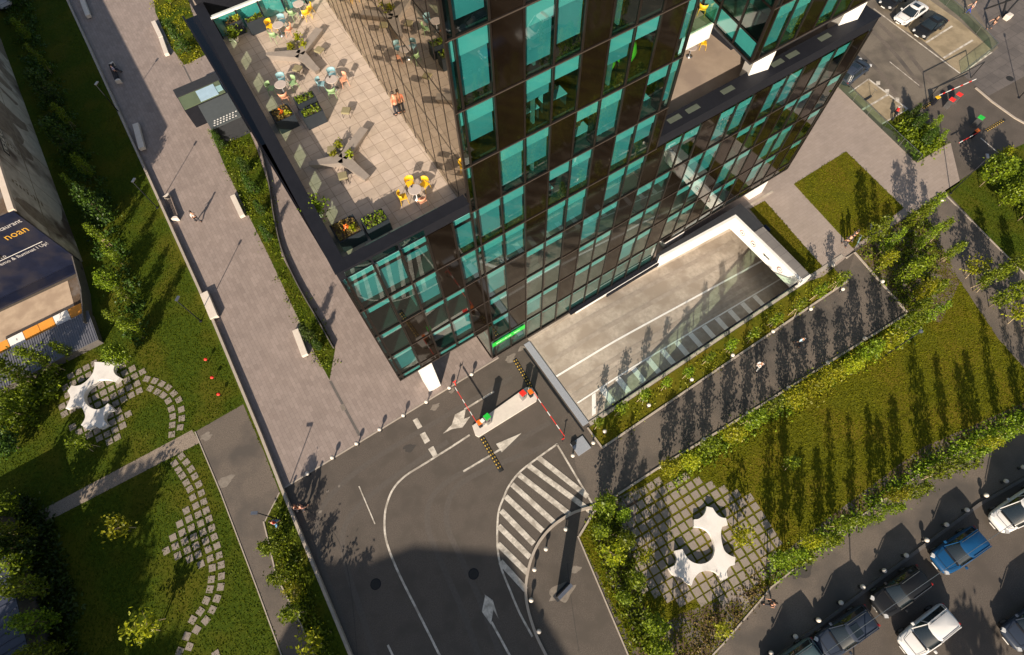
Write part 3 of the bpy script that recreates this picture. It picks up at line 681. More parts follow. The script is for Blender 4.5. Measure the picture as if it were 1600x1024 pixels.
# mirrored tower side
TS = [(7.84, FY + .02), (8.12, 24.3), (8.95, 38.2), (9.6, 48)]
ms = MB(); mf = MB(); 
tot = 0
for (a, b) in zip(TS[:-1], TS[1:]):
    a = Vector(a); b = Vector(b); n = max(1, round((b - a).length / 1.35))
    for i in range(n):
        p = a.lerp(b, i / n); q = a.lerp(b, (i + 1) / n); ms.add([(*q, TZ), (*p, TZ), (*p, 42), (*q, 42)], [(0, 1, 2, 3)])
        mf.box(p.x - .018, p.x + .02, p.y - .02, p.y + .02, TZ, 42)
        for jj in range(6, 13): 
            z = FH * jj; mf.add([(p.x - .012, p.y, z - .03), (q.x - .012, q.y, z - .03), (q.x - .012, q.y, z + .03), (p.x - .012, p.y, z + .03)], [(0, 1, 2, 3), (3, 2, 1, 0)])
ms.build('side_glazing', M['glass_side'], bld); mf.build('side_mullion', M['mull'], bld)
sb = MB()
for jj in range(6, 13):
    z = FH * jj
    sb.prism([(8.0, FY + .3), (8.25, 24.3), (9.1, 38.2), (9.7, 47), (21, 47), (21, FY + .3)], z - .4, z - .001 + (.02 if jj > 6 else 0))
sb.build('side_slab', M['mull'], bld)
MB().prism([(9.6, FY + 2), (9.8, 24), (10.6, 38), (11.2, 47), (11.4, 47), (10.8, 38), (10, 24), (9.8, FY + 2)], TZ, 42).build('side_curtain', M['shade'], bld)
# glass screen volume closing the terrace
MB().box(1.25, 9.3, 41.6, 60, 6.2, 22.3).build('rear_block', M['anth'], bld)
gs = MB(); fs_ = MB()
for i in range(5):
    x = 1.6 + i * 1.55; gs.add([(x, 39.5, TZ + .1), (x + 1.5, 39.5, TZ + .1), (x + 1.5, 39.5, 21.85), (x, 39.5, 21.85)], [(0, 1, 2, 3)]); fs_.box(x - .08, x, 39.4, 39.7, TZ, 21.9)
gs.build('screen_glass', M['glass'], bld); fs_.build('screen_post', M['anth'], bld)
MB().box(1.5, 9.0, 39.45, 39.56, 21.86, 21.98).build('screen_rail', M['white'], bld)
MB().box(1.6, 9.0, 39.75, 40.0, TZ, 21.8).build('screen_panel', M['blind'], bld)
# ---- right deck, open storey and upper volume
MB().box(21.6, 41.7, FY + .1, 50, RZ_ - .3, RZ_).build('deck_floor', M['deck'], bld)
parapet((21.65, FY), (41.8, FY), RZ_, RP, (0, 1), 1.15, openings=False, low=.06)
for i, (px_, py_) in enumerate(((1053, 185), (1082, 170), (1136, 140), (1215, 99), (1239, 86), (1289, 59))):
    q = W(px_, py_, RP); MB().box(q.x - .5, q.x + .5, FY + .45, FY + .85, RP, RP + .02).build('sun_patch', M['sun_patch'], bld)  # thin panels added to paint sunlight patches on the coping
def parR():
    parapet((41.8, FY), (41.8, 40), RZ_, RP + .004, (-1, 0), .6, openings=False)
parR()
MB().prism([(30.0, 18.2), (31.5, 17.9), (32.2, 18.9), (30.7, 19.3)], RZ_, 21.0).build('white_column', M['white'], bld)
MB().prism([(38.6, 18.3), (40.2, 18.0), (40.9, 19.0), (39.3, 19.4)], RZ_, 21.0).build('white_column', M['white'], bld)
UV = [(28.3, FY + .02), (28.75, 21.2), (29.4, 26), (30, 34)]
MB().prism(UV + [(41.7, 34), (41.7, FY + .05)], 20.75, 20.98).build('soffit', M['anth2'], bld)
MB().box(31.9, 41.6, 21.5, 34, RZ_, 20.7).build('recessed_wall', M['anth'], bld)
ug = MB(); uf = MB(); us = MB()
for (a, b) in zip(UV[:-1], UV[1:]):
    a = Vector(a); b = Vector(b); n = max(1, round((b - a).length / 1.9))
    for i in range(n):
        p = a.lerp(b, i / n); q = a.lerp(b, (i + 1) / n); ug.add([(*q, 21), (*p, 21), (*p, 42), (*q, 42)], [(0, 1, 2, 3)])
        uf.box(p.x - .06, p.x + .06, p.y - .06, p.y + .06, 20.98, 42)
        for z in (21.0, 22.3, 24.5, 28, 31.5, 35, 38.5):
            uf.add([(p.x - .05, p.y, z - .07), (q.x - .05, q.y, z - .07), (q.x - .05, q.y, z + .07), (p.x - .05, p.y, z + .07)], [(0, 1, 2, 3), (3, 2, 1, 0)])
        us.add([(q.x + .12, q.y, 21.1), (p.x + .12, p.y, 21.1), (p.x + .12, p.y, 22.2), (q.x + .12, q.y, 22.2)], [(0, 1, 2, 3)])
ug.build('side_glazing', M['glass'], bld); uf.build('side_mullion', M['mull'], bld); us.build('spandrel_strip', M['blind'], bld)
sb = MB()
for jj in (7, 8, 9, 10): sb.prism([(28.6, FY + .3), (29.1, 21.2), (29.8, 26), (30.4, 33.5), (41.3, 33.5), (41.3, FY + .3)], FH * jj - .3, FH * jj - .002)
sb.prism([(28.6, FY + .3), (29.1, 21.2), (29.8, 26), (30.4, 33.5), (41.3, 33.5), (41.3, FY + .3)], 20.99, 21.05)
sb.build('side_slab', M['int_floor'], bld)
MB().box(32, 32.2, FY + .5, 33, 21.1, 42).build('partition', M['int_wall'], bld)
# bridge balcony between tower and right volume
MB().box(21.7, 28.72, 21.3, 21.5, 20.0, 21.05).build('balcony_fascia', M['white'], bld)
MB().box(21.7, 30, 21.5, 40, 20.8, 21.0).build('balcony_floor', M['deck'], bld)
MB().box(21.7, 28.72, 21.38, 21.40, 21.05, 22.1).build('balcony_glass', M['rail'], bld)
MB().box(21.7, 29, 33, 33.3, 21, 42).box(21.0, 21.6, 22.2, 47, RZ_, 42).build('rear_wall', M['int_wall'], bld)
# roofs
MB().prism([(7.8, FY), (8.12, 24.3), (8.95, 38.2), (9.6, 48), (21.65, 48), (21.65, FY)], 42.0, 42.5).build('roof', M['anth2'], bld)
MB().prism(UV + [(41.8, 34), (41.8, FY)], 42.01, 42.5).build('roof', M['anth2'], bld)
# signs on the glass
s_ = thing('green_sign', 'long bright green sign strip with small white lettering low on the glass facade', 'sign', (0, FY - .09, 0))
MB().box(7.95, 11.2, -.02, 0, 2.45, 3.15).build('sign_board', M['green'], s_)
def text(body, size, loc, rot, m_, parent, extrude=.004, name='lettering', align='LEFT', shear=0):
    c = bpy.data.curves.new(name, 'FONT'); c.body = body; c.size = size; c.extrude = extrude; c.align_x = align; c.shear = shear; c.resolution_u = 2
    o = bpy.data.objects.new(name, c); COL.objects.link(o); dg = bpy.context.evaluated_depsgraph_get()
    me = bpy.data.meshes.new_from_object(o.evaluated_get(dg)); bpy.data.objects.remove(o)
    me.materials.clear(); me.materials.append(m_)
    o = bpy.data.objects.new(name, me); COL.objects.link(o); o.location = loc; o.rotation_euler = rot
    if parent: o.parent = parent
    return o
lt = MB(); r5 = random.Random(2)
for i in range(19):      # the lettering is too small to read in the photograph: strokes of its size
    if i in (12, 13): continue
    x = 8.35 + i * .125; h_ = r5.choice((.16, .16, .24)); lt.box(x, x + .028, -.03, -.021, 2.68, 2.68 + h_); lt.box(x + .028, x + .085, -.03, -.021, 2.68 + r5.choice((0, .07, .13)), 2.70 + .13)
lt.build('lettering', M['white'], s_)
# a few things behind the glass
def egg(x, z, c, l):
    t = thing('lounge_chair', l, 'chair', (x, FY + 1.3, z))
    MB().lathe([(.2, .25), (.48, .45), (.6, .85), (.5, 1.3), (.2, 1.5)], seg=16).build('shell', c, t, True)
    MB().lathe([(.3, 0), (.3, .03), (.04, .05), (.04, .3)], seg=12).build('foot', M['steel'], t)
lime = mat('lime_fabric', (.42, .62, .03), None, 5, .8)
egg(18.6, 24.5, lime, 'tall yellow-green lounge chair behind the glass, high on the tower right side')
egg(17.2, 24.5, lime, 'lower yellow-green seat behind the glass beside the tall lounge chair')
dk = None
k_ = 0
for (j, x) in ((8, 9.0), (7, 12.0), (7, 13.7), (8, 12.4), (6, 15.6), (6, 19.9), (5, 9.4), (5, 13.2), (6, 11), (4, 9.2)):
    pos = ('top storey nearest the tower corner', 'seventh floor left pane', 'seventh floor right pane', 'top storey by the brown column', 'sixth floor middle', 'sixth floor near the open deck', 'fifth floor left', 'fifth floor middle', 'sixth floor left', 'fourth floor left')[k_]; k_ += 1
    t = thing('office_desk', 'white office desk with a screen behind the glass, ' + pos, 'desk', (x, FY + 1.0, FH * j), 0, 'office desks behind the glass')
    MB().box(-.7, .7, -.35, .35, .70, .74).build('desk_top', M['white'], t)
    MB().box(-.68, -.63, -.33, .33, 0, .70).box(.63, .68, -.33, .33, 0, .70).build('legs', M['steel'], t)
    MB().box(-.3, .3, .1, .14, .85, 1.2).box(-.03, .03, .11, .13, .74, .86).build('screen', M['black'], t)
# ================================================================== VEGETATION BUILDERS
def leafq(mb, p, s, rnd, up=.35):
    n = Vector((rnd.gauss(0, 1), rnd.gauss(0, 1), rnd.gauss(0, 1) + up * 2)).normalized(); t = n.orthogonal().normalized()
    t = (Matrix.Rotation(rnd.uniform(0, 6.28), 3, n) @ t); b = n.cross(t) * s * .5; t = t * s * .8
    p = Vector(p); mb.add([p - t, p + b * .9 - t * .1, p + t, p - b * .9 - t * .1], [(0, 1, 2, 3)])
def tree_mesh(h, r, base, nclump, per, leaf, seed, shape='col', name='tree', lm='leaf'):
    rnd = random.Random(seed); tr = MB(); cr = MB()
    bend = Vector((rnd.uniform(-.04, .04), rnd.uniform(-.04, .04)))
    def ax(z): return Vector((bend.x * z * z / h * .5, bend.y * z * z / h * .5, z))
    for i in range(5): tr.tube(ax(h * .95 * i / 5), ax(h * .95 * (i + 1) / 5), .055 * h / 5 * (1 - i / 5.6), .055 * h / 5 * (1 - (i + 1) / 5.6), 7, i == 0)
    cl = []
    for c in range(nclump):
        u = rnd.random(); z = base + (h - base) * u
        if shape == 'col': rr = r * (math.sin(math.pi * min(1, u * .82 + .12)) ** .6) * (1.05 - .45 * u)
        elif shape == 'cone': rr = r * (1.02 - u) ** .8
        else: rr = r * math.sqrt(max(.05, 1 - (2 * u - 1) ** 2))
        a = rnd.uniform(0, 6.283); q = rr * math.sqrt(rnd.uniform(.15, 1.1)); o = ax(z); p = Vector((o.x + math.cos(a) * q, o.y + math.sin(a) * q, z)); cl.append(p)
        if c % 4 == 0: tr.tube(ax(max(base * .8, z - q * 1.1)), p, .018 * h / 5, .006, 5, False)
        cs = rnd.uniform(.14, .30) * (r ** .5)
        for l in range(per): leafq(cr, p + Vector((rnd.gauss(0, cs), rnd.gauss(0, cs), rnd.gauss(0, cs * .8))), leaf * rnd.uniform(.6, 1.25), rnd)
    t = thing(name, 'x', 'tree')
    tr.build('trunk', M['bark'], t, True); cr.build('crown', M[lm], t)
    return t
protos = {}
def proto(key, stake=False, **k):
    t = tree_mesh(**k)
    if stake:
        s = MB(); s.tube((.35, .1, 0), (.12, .03, 1.5), .03).tube((-.3, .25, 0), (-.1, .05, 1.5), .03).cbox((0, .05, 1.45), (.5, .05, .06)); s.build('stake', M['stake'], t)
    protos[key] = [ktree(t), 0, t]
proto('slimA', h=5.0, r=.62, base=1.0, nclump=80, per=12, leaf=.15, seed=1, stake=True)
proto('slimB', h=5.6, r=.52, base=1.0, nclump=74, per=12, leaf=.145, seed=2, stake=True)
proto('slimC', h=4.7, r=.75, base=1.0, nclump=84, per=12, leaf=.16, seed=3)
proto('sapA', h=3.7, r=.50, base=1.1, nclump=42, per=9, leaf=.16, seed=4, name='young_tree', stake=True)
proto('sapB', h=3.3, r=.62, base=1.2, nclump=40, per=9, leaf=.17, seed=5, name='young_tree', stake=True)
proto('yelA', h=4.2, r=.72, base=.9, nclump=76, per=12, leaf=.155, seed=6, shape='ball', lm='leaf_y')
proto('yelB', h=2.8, r=.85, base=1.1, nclump=34, per=9, leaf=.17, seed=7, shape='ball', lm='leaf_y', name='young_tree', stake=True)
proto('broad', h=5.6, r=1.7, base=1.6, nclump=170, per=12, leaf=.24, seed=8, shape='ball')
proto('darkA', h=6.2, r=1.25, base=.8, nclump=170, per=12, leaf=.22, seed=9, shape='col', lm='leaf_d')
proto('cone', h=5.2, r=1.0, base=.3, nclump=150, per=12, leaf=.17, seed=10, shape='cone', lm='leaf_d', name='conifer_shrub')
proto('big', h=11, r=3.2, base=3, nclump=300, per=14, leaf=.34, seed=11, shape='ball', lm='leaf_d')
NAMEC = {}
def tree(key, p, label, group=None, sc=1.0, world=False, z=0, hs=None):
    pr = protos[key]; loc = Vector(p) if world else W(p[0], p[1], z); loc.z = z
    rz_ = random.uniform(0, 6.28); s3 = (sc, sc, sc * (hs or 1))
    if pr[1] == 0:
        o = pr[2]; o.location = loc; o.rotation_euler = (0, 0, rz_); o.scale = s3; o['label'] = label
        if group: o['group'] = group
    else: o = dup(pr[0], loc, rz_, label, group, s3)
    if not group and 'group' in o: del o['group']
    pr[1] += 1; return o
def line_px(p0, p1, n, jit=3):
    for i in range(n):
        t = i / max(1, n - 1); yield (p0[0] + (p1[0] - p0[0]) * t + random.uniform(-jit, jit), p0[1] + (p1[1] - p0[1]) * t + random.uniform(-jit, jit))
# saplings beside the ramp
for i, (x, y) in enumerate([(932, 668), (966, 648), (1000, 628), (1035, 608), (1070, 590), (1101, 568), (1134, 551), (1168, 533), (1202, 512), (1236, 492), (1268, 470), (1298, 452)]):
    tree(('sapA', 'sapB', 'sapA')[i % 3], (x, y), 'slim sapling beside the ramp, %s from the ramp mouth' % ORD[i], 'young trees beside the ramp', random.uniform(.65, .85))
# row along the kerb with bollards
pts = list(line_px((1042, 742), (1432, 508), 14, 5))
for i, p in enumerate(pts):
    k = ('slimA', 'slimB', 'slimC', 'yelA')[(i * 5) % 4] if i > 1 else 'yelA'
    if 6 <= i <= 9: k = 'yelA'
    tree(k, p, 'tree in the lawn kerb row, %s from the paver garden' % ORD[i], 'trees along the lawn kerb', random.uniform(.78, .95), hs=.9)
# row at the bottom of the lawn
pts = list(line_px((1204, 884), (1640, 634), 18, 9))
for i, p in enumerate(pts):
    tree(('slimB', 'slimA', 'yelA', 'slimC', 'slimB')[i % 5], p, 'slender tree at the lower lawn edge, %s from the left' % ORD[i], 'trees at the lower edge of the lawn', random.uniform(.62, .9), hs=random.uniform(1.05, 1.35))
# cluster left of the paved garden
for i, (p, k, s) in enumerate((((940, 800), 'slimC', 1.0), ((968, 812), 'slimB', .7), ((935, 835), 'slimA', .8), ((952, 868), 'yelB', 1.0), ((972, 850), 'slimC', .8), ((1002, 868), 'yelB', .7), ((985, 905), 'slimA', .85), ((970, 935), 'slimC', .6), ((1012, 975), 'slimC', .95), ((1022, 1010), 'slimA', .9), ((1120, 985), 'yelB', .7), ((1050, 1045), 'slimC', .8))):
    tree(k, p, 'tree in the bed beside the paver garden, %s from the hatched marking' % ORD[i], 'trees beside the paver garden', s)
tree('yelB', (1150, 842), 'small yellow-green tree standing among the pavers right of the white seat', None, 1.0)
tree('sapB', (1222, 730), 'thin bare young tree alone on the lawn', None, .8)
# upper cluster
for i, (p, k, s) in enumerate((((1352, 382), 'slimC', 1.05), ((1372, 398), 'slimB', .9), ((1412, 362), 'slimC', 1.0), ((1432, 345), 'slimA', 1.), ((1372, 420), 'yelA', .8), ((1425, 392), 'slimB', .9), ((1398, 445), 'slimC', 1.1), ((1422, 432), 'slimA', .9), ((1425, 470), 'yelA', .95), ((1448, 462), 'slimC', .7), ((1452, 375), 'slimA', .8), ((1470, 410), 'slimA', .8), ((1415, 500), 'slimC', .9), ((1395, 515), 'slimB', .7))):
    tree(k, p, 'tree in the dense clump by the square lawn, %s from its top left' % ORD[i], 'clump of trees by the square lawn', s * .84)
for i, (p, k, s) in enumerate((((1505, 430), 'yelB', 1.), ((1520, 455), 'slimA', .9), ((1545, 480), 'slimC', .9), ((1570, 500), 'yelB', 1.1), ((1590, 470), 'slimA', .9), ((1548, 440), 'slimC', .8), ((1600, 520), 'slimA', 1.))):
    tree(k, p, 'tree beside the shaded right hand footpath, %s from its upper end' % ORD[i], 'trees beside the right footpath', s)
for i, (p, k, s) in enumerate((((1530, 292), 'broad', .72), ((1560, 322), 'broad', .62), ((1590, 345), 'slimC', 1.1), ((1578, 295), 'broad', .6), ((1540, 268), 'yelA', .8), ((1615, 375), 'broad', .8))):
    tree(k, p, 'bushy tree on the upper right lawn, %s from the lamp post' % ORD[i], 'trees on the upper right lawn', s)
for i, (p, k, s) in enumerate((((1425, 205), 'darkA', .38), ((1440, 228), 'darkA', .4), ((1452, 205), 'slimC', .45), ((1418, 190), 'cone', .45), ((1462, 225), 'slimA', .4))):
    tree(k, p, 'bush in the small green corner beside the barrier, %s from the left' % ORD[i], 'bushes in the green corner', s)
# strip along the low wall (left)
for i, (p, k, s) in enumerate((((438, 858), 'slimC', .72), ((452, 905), 'slimA', .72), ((470, 958), 'sapB', 1.), ((497, 1002), 'yelB', 1.1), ((470, 925), 'yelB', .8), ((520, 1040), 'sapB', 1.1))):
    tree(k, p, 'small tree in the strip beside the low wall, %s from the top' % ORD[i], 'small trees beside the low wall', s)
tree('yelB', (205, 830), 'small bright tree standing alone near the gravel path end', None, 1.1)
tree('yelB', (250, 975), 'small bright tree near the curved stepping stones at the bottom', None, 1.2)
# promenade beds
for i, (p, k, s) in enumerate((((292, 82), 'cone', .8), ((268, 8), 'slimC', .5), ((350, 232), 'cone', .5), ((388, 270), 'darkA', .34), ((398, 300), 'cone', .5), ((412, 335), 'darkA', .33), ((422, 375), 'cone', .42), ((487, 530), 'cone', .5), ((500, 545), 'darkA', .28))):
    tree(k, p, 'small dense bush in the promenade beds, %s from the top' % ORD[i], 'bushes in the promenade beds', s)
# dark row along the old wall
LW = [(-16.6, 92), (-16.9, 84), (-16.2, 77), (-16.8, 71), (-16.2, 66.5), (-16.9, 62), (-16.3, 58), (-17.2, 54.5), (-16.5, 51.5), (-17.4, 48.5), (-16.9, 45.5), (-18.0, 43), (-17.2, 40.5), (-18.6, 38.6), (-17.6, 36.6), (-19.5, 35)]
for i, p in enumerate(LW):
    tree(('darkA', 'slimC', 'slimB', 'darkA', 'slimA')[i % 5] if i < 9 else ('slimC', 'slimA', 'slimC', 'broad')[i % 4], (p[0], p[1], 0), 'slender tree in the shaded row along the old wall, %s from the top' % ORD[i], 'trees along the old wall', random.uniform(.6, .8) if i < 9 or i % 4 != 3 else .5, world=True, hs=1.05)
for i, (p, k, s) in enumerate((((55, 600), 'slimC', 1.1), ((95, 580), 'slimA', 1.), ((40, 650), 'slimC', 1.2), ((118, 556), 'slimC', .6), ((150, 700), 'sapB', .9), ((30, 700), 'darkA', .9))):
    tree(k, p, 'leafy tree left of the sculpted seat and pavers, %s from the top' % ORD[i], 'trees left of the sculpted seat', s)
for i, (p, k, s) in enumerate((((40, 795), 'slimC', 1.1), ((62, 840), 'slimC', 1.1), ((58, 885), 'slimC', 1.15), ((82, 920), 'slimC', 1.1), ((98, 970), 'slimC', 1.), ((60, 860), 'darkA', .8), ((108, 1015), 'slimC', 1.), ((66, 1040), 'slimC', 1.1))):
    tree(k, p, 'tree in the dark row beside the blue metal roof, %s from the top' % ORD[i], 'trees beside the blue metal roof', s)

def pip(x, y, P):
    c = False; j = len(P) - 1
    for i in range(len(P)):
        if (P[i][1] > y) != (P[j][1] > y) and x < (P[j][0] - P[i][0]) * (y - P[i][1]) / (P[j][1] - P[i][1]) + P[i][0]: c = not c
        j = i
    return c
def cover(name, px, n, hmin, hmax, leaf, m_, label, z=0, clump=1.3, seed=1, world=False):
    rnd = random.Random(seed); P = px if world else WL(px); xs = [p[0] for p in P]; ys = [p[1] for p in P]; mb = MB(); k = 0; tries = 0
    cen = []
    while len(cen) < n // 22 and tries < 99999:
        tries += 1; x = rnd.uniform(min(xs), max(xs)); y = rnd.uniform(min(ys), max(ys))
        if pip(x, y, P): cen.append((x, y, rnd.uniform(hmin, hmax)))
    for x, y, h in cen:
        for l in range(22):
            leafq(mb, (x + rnd.gauss(0, .25 * clump), y + rnd.gauss(0, .25 * clump), z + h * rnd.uniform(.1, 1)), leaf * rnd.uniform(.6, 1.3), rnd)
    return tag(mb.build(name, M[m_]), label, kind='stuff')
cover('shrubs', [(1036, 735), (1168, 652), (1293, 575), (1425, 497), (1440, 515), (1305, 597), (1180, 675), (1050, 758)], 4200, .1, .55, .14, 'leaf', 'low green shrubs under the kerb row of trees', seed=2)
cover('shrubs', [(1230, 620), (1293, 578), (1385, 528), (1392, 548), (1310, 590), (1240, 640)], 2600, .3, .9, .13, 'leaf_y', 'bright yellow-green shrubs beside the kerb', seed=3)
cover('shrubs', [(1190, 900), (1330, 800), (1450, 715), (1640, 620), (1645, 640), (1455, 735), (1335, 820), (1205, 918)], 4600, .1, .5, .14, 'leaf', 'low shrubs along the lower edge of the lawn', seed=4)
cover('shrubs', [(925, 803), (962, 778), (985, 860), (1010, 960), (1035, 1030), (1000, 1010), (950, 910)], 3600, .1, .6, .15, 'leaf', 'low shrubs beside the paver garden', seed=5)
cover('dry_plants', [(1205, 910), (1130, 992), (1080, 1060), (1040, 1040), (1100, 960), (1180, 900)], 1100, .05, .3, .11, 'leaf_rust', 'dry reddish ground plants', seed=6)
cover('shrubs', [(1340, 397), (1440, 330), (1475, 410), (1440, 490), (1400, 470)], 2600, .1, .5, .15, 'leaf', 'undergrowth below the clump of trees', seed=7)
cover('grass_tufts', B1, 2200, .05, .4, .13, 'leaf_y', 'grassy plants in the upper promenade bed', seed=8)
cover('grass_tufts', B2, 3000, .06, .55, .12, 'leaf', 'leafy plants in the long promenade bed', seed=9)
cover('grass_tufts', [(11.3, 5.9), (39, 5.9), (39, 7.2), (11.3, 7.2)], 1300, .03, .3, .11, 'leaf_y', 'grassy plants beside the ramp', seed=10, world=True)
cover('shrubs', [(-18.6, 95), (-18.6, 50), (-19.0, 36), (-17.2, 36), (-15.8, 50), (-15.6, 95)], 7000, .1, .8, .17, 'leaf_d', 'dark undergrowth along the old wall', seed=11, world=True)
cover('shrubs', [(440, 790), (424, 830), (440, 900), (475, 970), (500, 1040), (520, 1040), (480, 930), (455, 850)], 2200, .05, .4, .14, 'leaf', 'low plants in the strip beside the low wall', seed=12)
cover('shrubs', [(0, 560), (90, 540), (100, 600), (60, 660), (0, 690)], 3500, .2, 1.2, .2, 'leaf', 'undergrowth at the left edge', seed=13)
cover('shrubs', [(1398, 206), (1420, 178), (1474, 226), (1436, 250)], 3000, .1, .9, .18, 'leaf', 'dense low plants in the green corner', seed=14)
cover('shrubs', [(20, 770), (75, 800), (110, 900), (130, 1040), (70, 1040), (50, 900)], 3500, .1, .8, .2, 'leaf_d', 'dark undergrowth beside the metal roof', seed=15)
def turf(poly, n, m_, label, z, seed, holes=(), world=False):
    rnd = random.Random(seed); P = poly if world else WL(poly); H_ = [WL(h) for h in holes]; xs = [p[0] for p in P]; ys = [p[1] for p in P]; mb = MB(); k = 0
    while k < n:
        x = rnd.uniform(min(xs), max(xs)); y = rnd.uniform(min(ys), max(ys))
        if not pip(x, y, P) or any(pip(x, y, h) for h in H_): n -= .25; continue
        k += 1; leafq(mb, (x + rnd.gauss(0, .03), y + rnd.gauss(0, .03), z + rnd.uniform(.01, .035)), rnd.uniform(.05, .12), rnd, 1.6)
    return tag(mb.build('grass', M[m_]), label, kind='stuff')
turf(LAWN, 56000, 'grass_b', 'olive grass blades of the large right lawn', .008, 31, holes=([(966, 790), (1070, 742), (1186, 786), (1224, 850), (1165, 938), (1045, 945), (985, 880)],))
turf([(-35, 8), (-13.3, 4), (-12.3, 22), (-11.8, 62), (-12, 95), (-19, 95), (-20.1, 48), (-20, 40), (-33, 37)], 70000, 'grass_g', 'green grass blades of the left lawn', .006, 32, holes=([(305, 675), (380, 632), (437, 770), (414, 815), (432, 900), (470, 975), (520, 1090), (470, 1090), (400, 915), (345, 770)], [(60, 800), (300, 672), (312, 692), (72, 816)]), world=True)
turf([(1322, 237), (1240, 288), (1332, 388), (1412, 325)], 7000, 'grass_b', 'grass blades of the square lawn', .02, 33)
turf([(1195, 314), (1171, 327), (1215, 378), (1262, 436), (1286, 418)], 2500, 'grass_b', 'grass blades of the narrow lawn behind the tunnel roof', .02, 34)
turf([(1478, 300), (1560, 246), (1640, 210), (1640, 460), (1600, 425)], 7000, 'grass_g', 'grass blades of the upper right lawn', .012, 35)
turf(B2, 5000, 'grass_g', 'grass blades of the long promenade bed', .024, 36)
turf([(1395, 205), (1420, 176), (1478, 226), (1434, 252)], 2000, 'grass_g', 'grass blades of the green corner', .02, 37)
turf([(905, 842), (930, 800), (960, 900), (1010, 1080), (1000, 1070), (950, 940)], 2500, 'grass_b', 'grass blades beside the thin kerb', .01, 38)
# ================================================================== STEPPING STONES (flat paving set in the grass)
def stones(name, centers, side, ang_fn, label, z=.03):
    mb = MB(); rnd = random.Random(5)
    for i, (x, y) in enumerate(centers):
        p = W(x, y); a = ang_fn(i, x, y) + rnd.uniform(-.03, .03); s = side * rnd.uniform(.97, 1.03)
        mb.cbox((p.x, p.y, z - .02), (s, s, .05), a)
    return struct(name, mb, M['slab'], label)
def wang(px, py, dx, dy):
    a = W(px, py); b = W(px + dx, py + dy); return math.atan2(b.y - a.y, b.x - a.x)
MASK = [(966, 790), (1025, 750), (1070, 745), (1075, 742), (1118, 752), (1152, 766), (1186, 786), (1224, 850), (1215, 885), (1165, 938), (1100, 945), (1045, 945), (1005, 930), (985, 880)]
cs = []; an = []
for c in range(-14, 16):
    for r_ in range(-12, 13):
        th = R(.42 * c); vx, vy = 7.9, 14.2
        ux = 12.1 * c; uy = -7.55 * c
        x = 1095 + ux + r_ * (vx * math.cos(th) + vy * math.sin(th)); y = 845 + uy + r_ * (-vx * math.sin(th) + vy * math.cos(th))
        if pip(x, y, MASK): cs.append((x, y))
stones('paver_grid', cs, .56, lambda i, x, y: wang(x, y, 12.1, -7.55), 'grid of square concrete pavers set in grass round the right sculpted seat')
def C4(ox, oy, s, L): return [(ox + x / s, oy + y / s) for x, y in L]
g2 = []
LM = C4(60, 540, 6.4, [(205, 460), (290, 290), (480, 190), (560, 160), (880, 170), (1050, 215), (1095, 270), (1030, 340), (1060, 480), (860, 590), (940, 700), (880, 820), (800, 980), (630, 950), (420, 880), (250, 720)])
LX = C4(60, 540, 6.4, [(330, 660), (450, 620), (470, 760), (420, 830), (290, 780)])
for c in range(-12, 6):
    for r_ in range(-7, 12):
        x = 60 + (1010 + 78 * c + 23 * r_) / 6.4; y = 540 + (455 - 42 * c + 74 * r_) / 6.4
        if pip(x, y, LM) and not pip(x, y, LX): g2.append((x, y))
g2 += C4(60, 540, 6.4, [(345, 815)])
stones('paver_grid', g2, .53, lambda i, x, y: wang(x, y, 78, -42), 'grid of square pavers round the left sculpted seat')
arcs = C4(60, 540, 6.4, [(1085, 335), (1165, 355), (1235, 385), (1300, 420), (1355, 480), (1405, 545), (1430, 640), (1435, 730), (1420, 820)])
arci = C4(60, 540, 6.4, [(1120, 430), (1190, 465), (1250, 500), (1300, 555), (1330, 635), (1345, 710), (1340, 795), (1335, 890)])
def arcang(L):
    def f(i, x, y):
        a = W(*L[max(0, i - 1)]); b = W(*L[min(len(L) - 1, i + 1)]); return math.atan2(b.y - a.y, b.x - a.x)
    return f
stones('stepping_stones', arcs, .52, arcang(arcs), 'outer arc of stepping stones left of the promenade'); stones('stepping_stones', arci, .52, arcang(arci), 'inner arc of stepping stones left of the promenade')
c5 = C4(0, 512, 4, [(1135, 805), (1165, 843), (1195, 885), (1218, 930), (1243, 980)]) + C4(0, 768, 4, [(1260, 10), (1275, 65), (1290, 120), (1308, 172), (1325, 230), (1340, 285), (1357, 340), (1370, 400), (1383, 460), (1385, 530), (1380, 597), (1357, 670), (1328, 740), (1287, 807), (1230, 865), (1185, 970)])
c6 = C4(0, 512, 4, [(1092, 850), (1117, 890), (1140, 927), (1165, 970), (1187, 1010)]) + C4(0, 768, 4, [(1205, 38), (1225, 90), (1240, 145), (1255, 200), (1270, 255), (1287, 310), (1303, 362), (1315, 420), (1328, 478), (1322, 550), (1313, 612), (1290, 682), (1253, 750), (1205, 803), (1168, 905), (1125, 1000)])
c7 = C4(0, 768, 4, [(1165, 120), (1182, 172), (1197, 228), (1212, 285), (1225, 340), (1240, 395), (1257, 455)]); c8 = C4(0, 768, 4, [(1125, 203), (1140, 257), (1155, 312), (1172, 368), (1187, 422)]); c9 = C4(0, 768, 4, [(1082, 288), (1097, 343), (1112, 402)])
for L in (c5, c6, c7, c8, c9): stones('stepping_stones', L, .50, arcang(L), 'column of stepping stones in the lower left lawn')
stones('stepping_stones', C4(0, 768, 4, [(1040, 372), (1350, 1020)]), .50, lambda i, x, y: wang(x, y, 17, 55), 'outlying stepping stones in the lower left lawn')
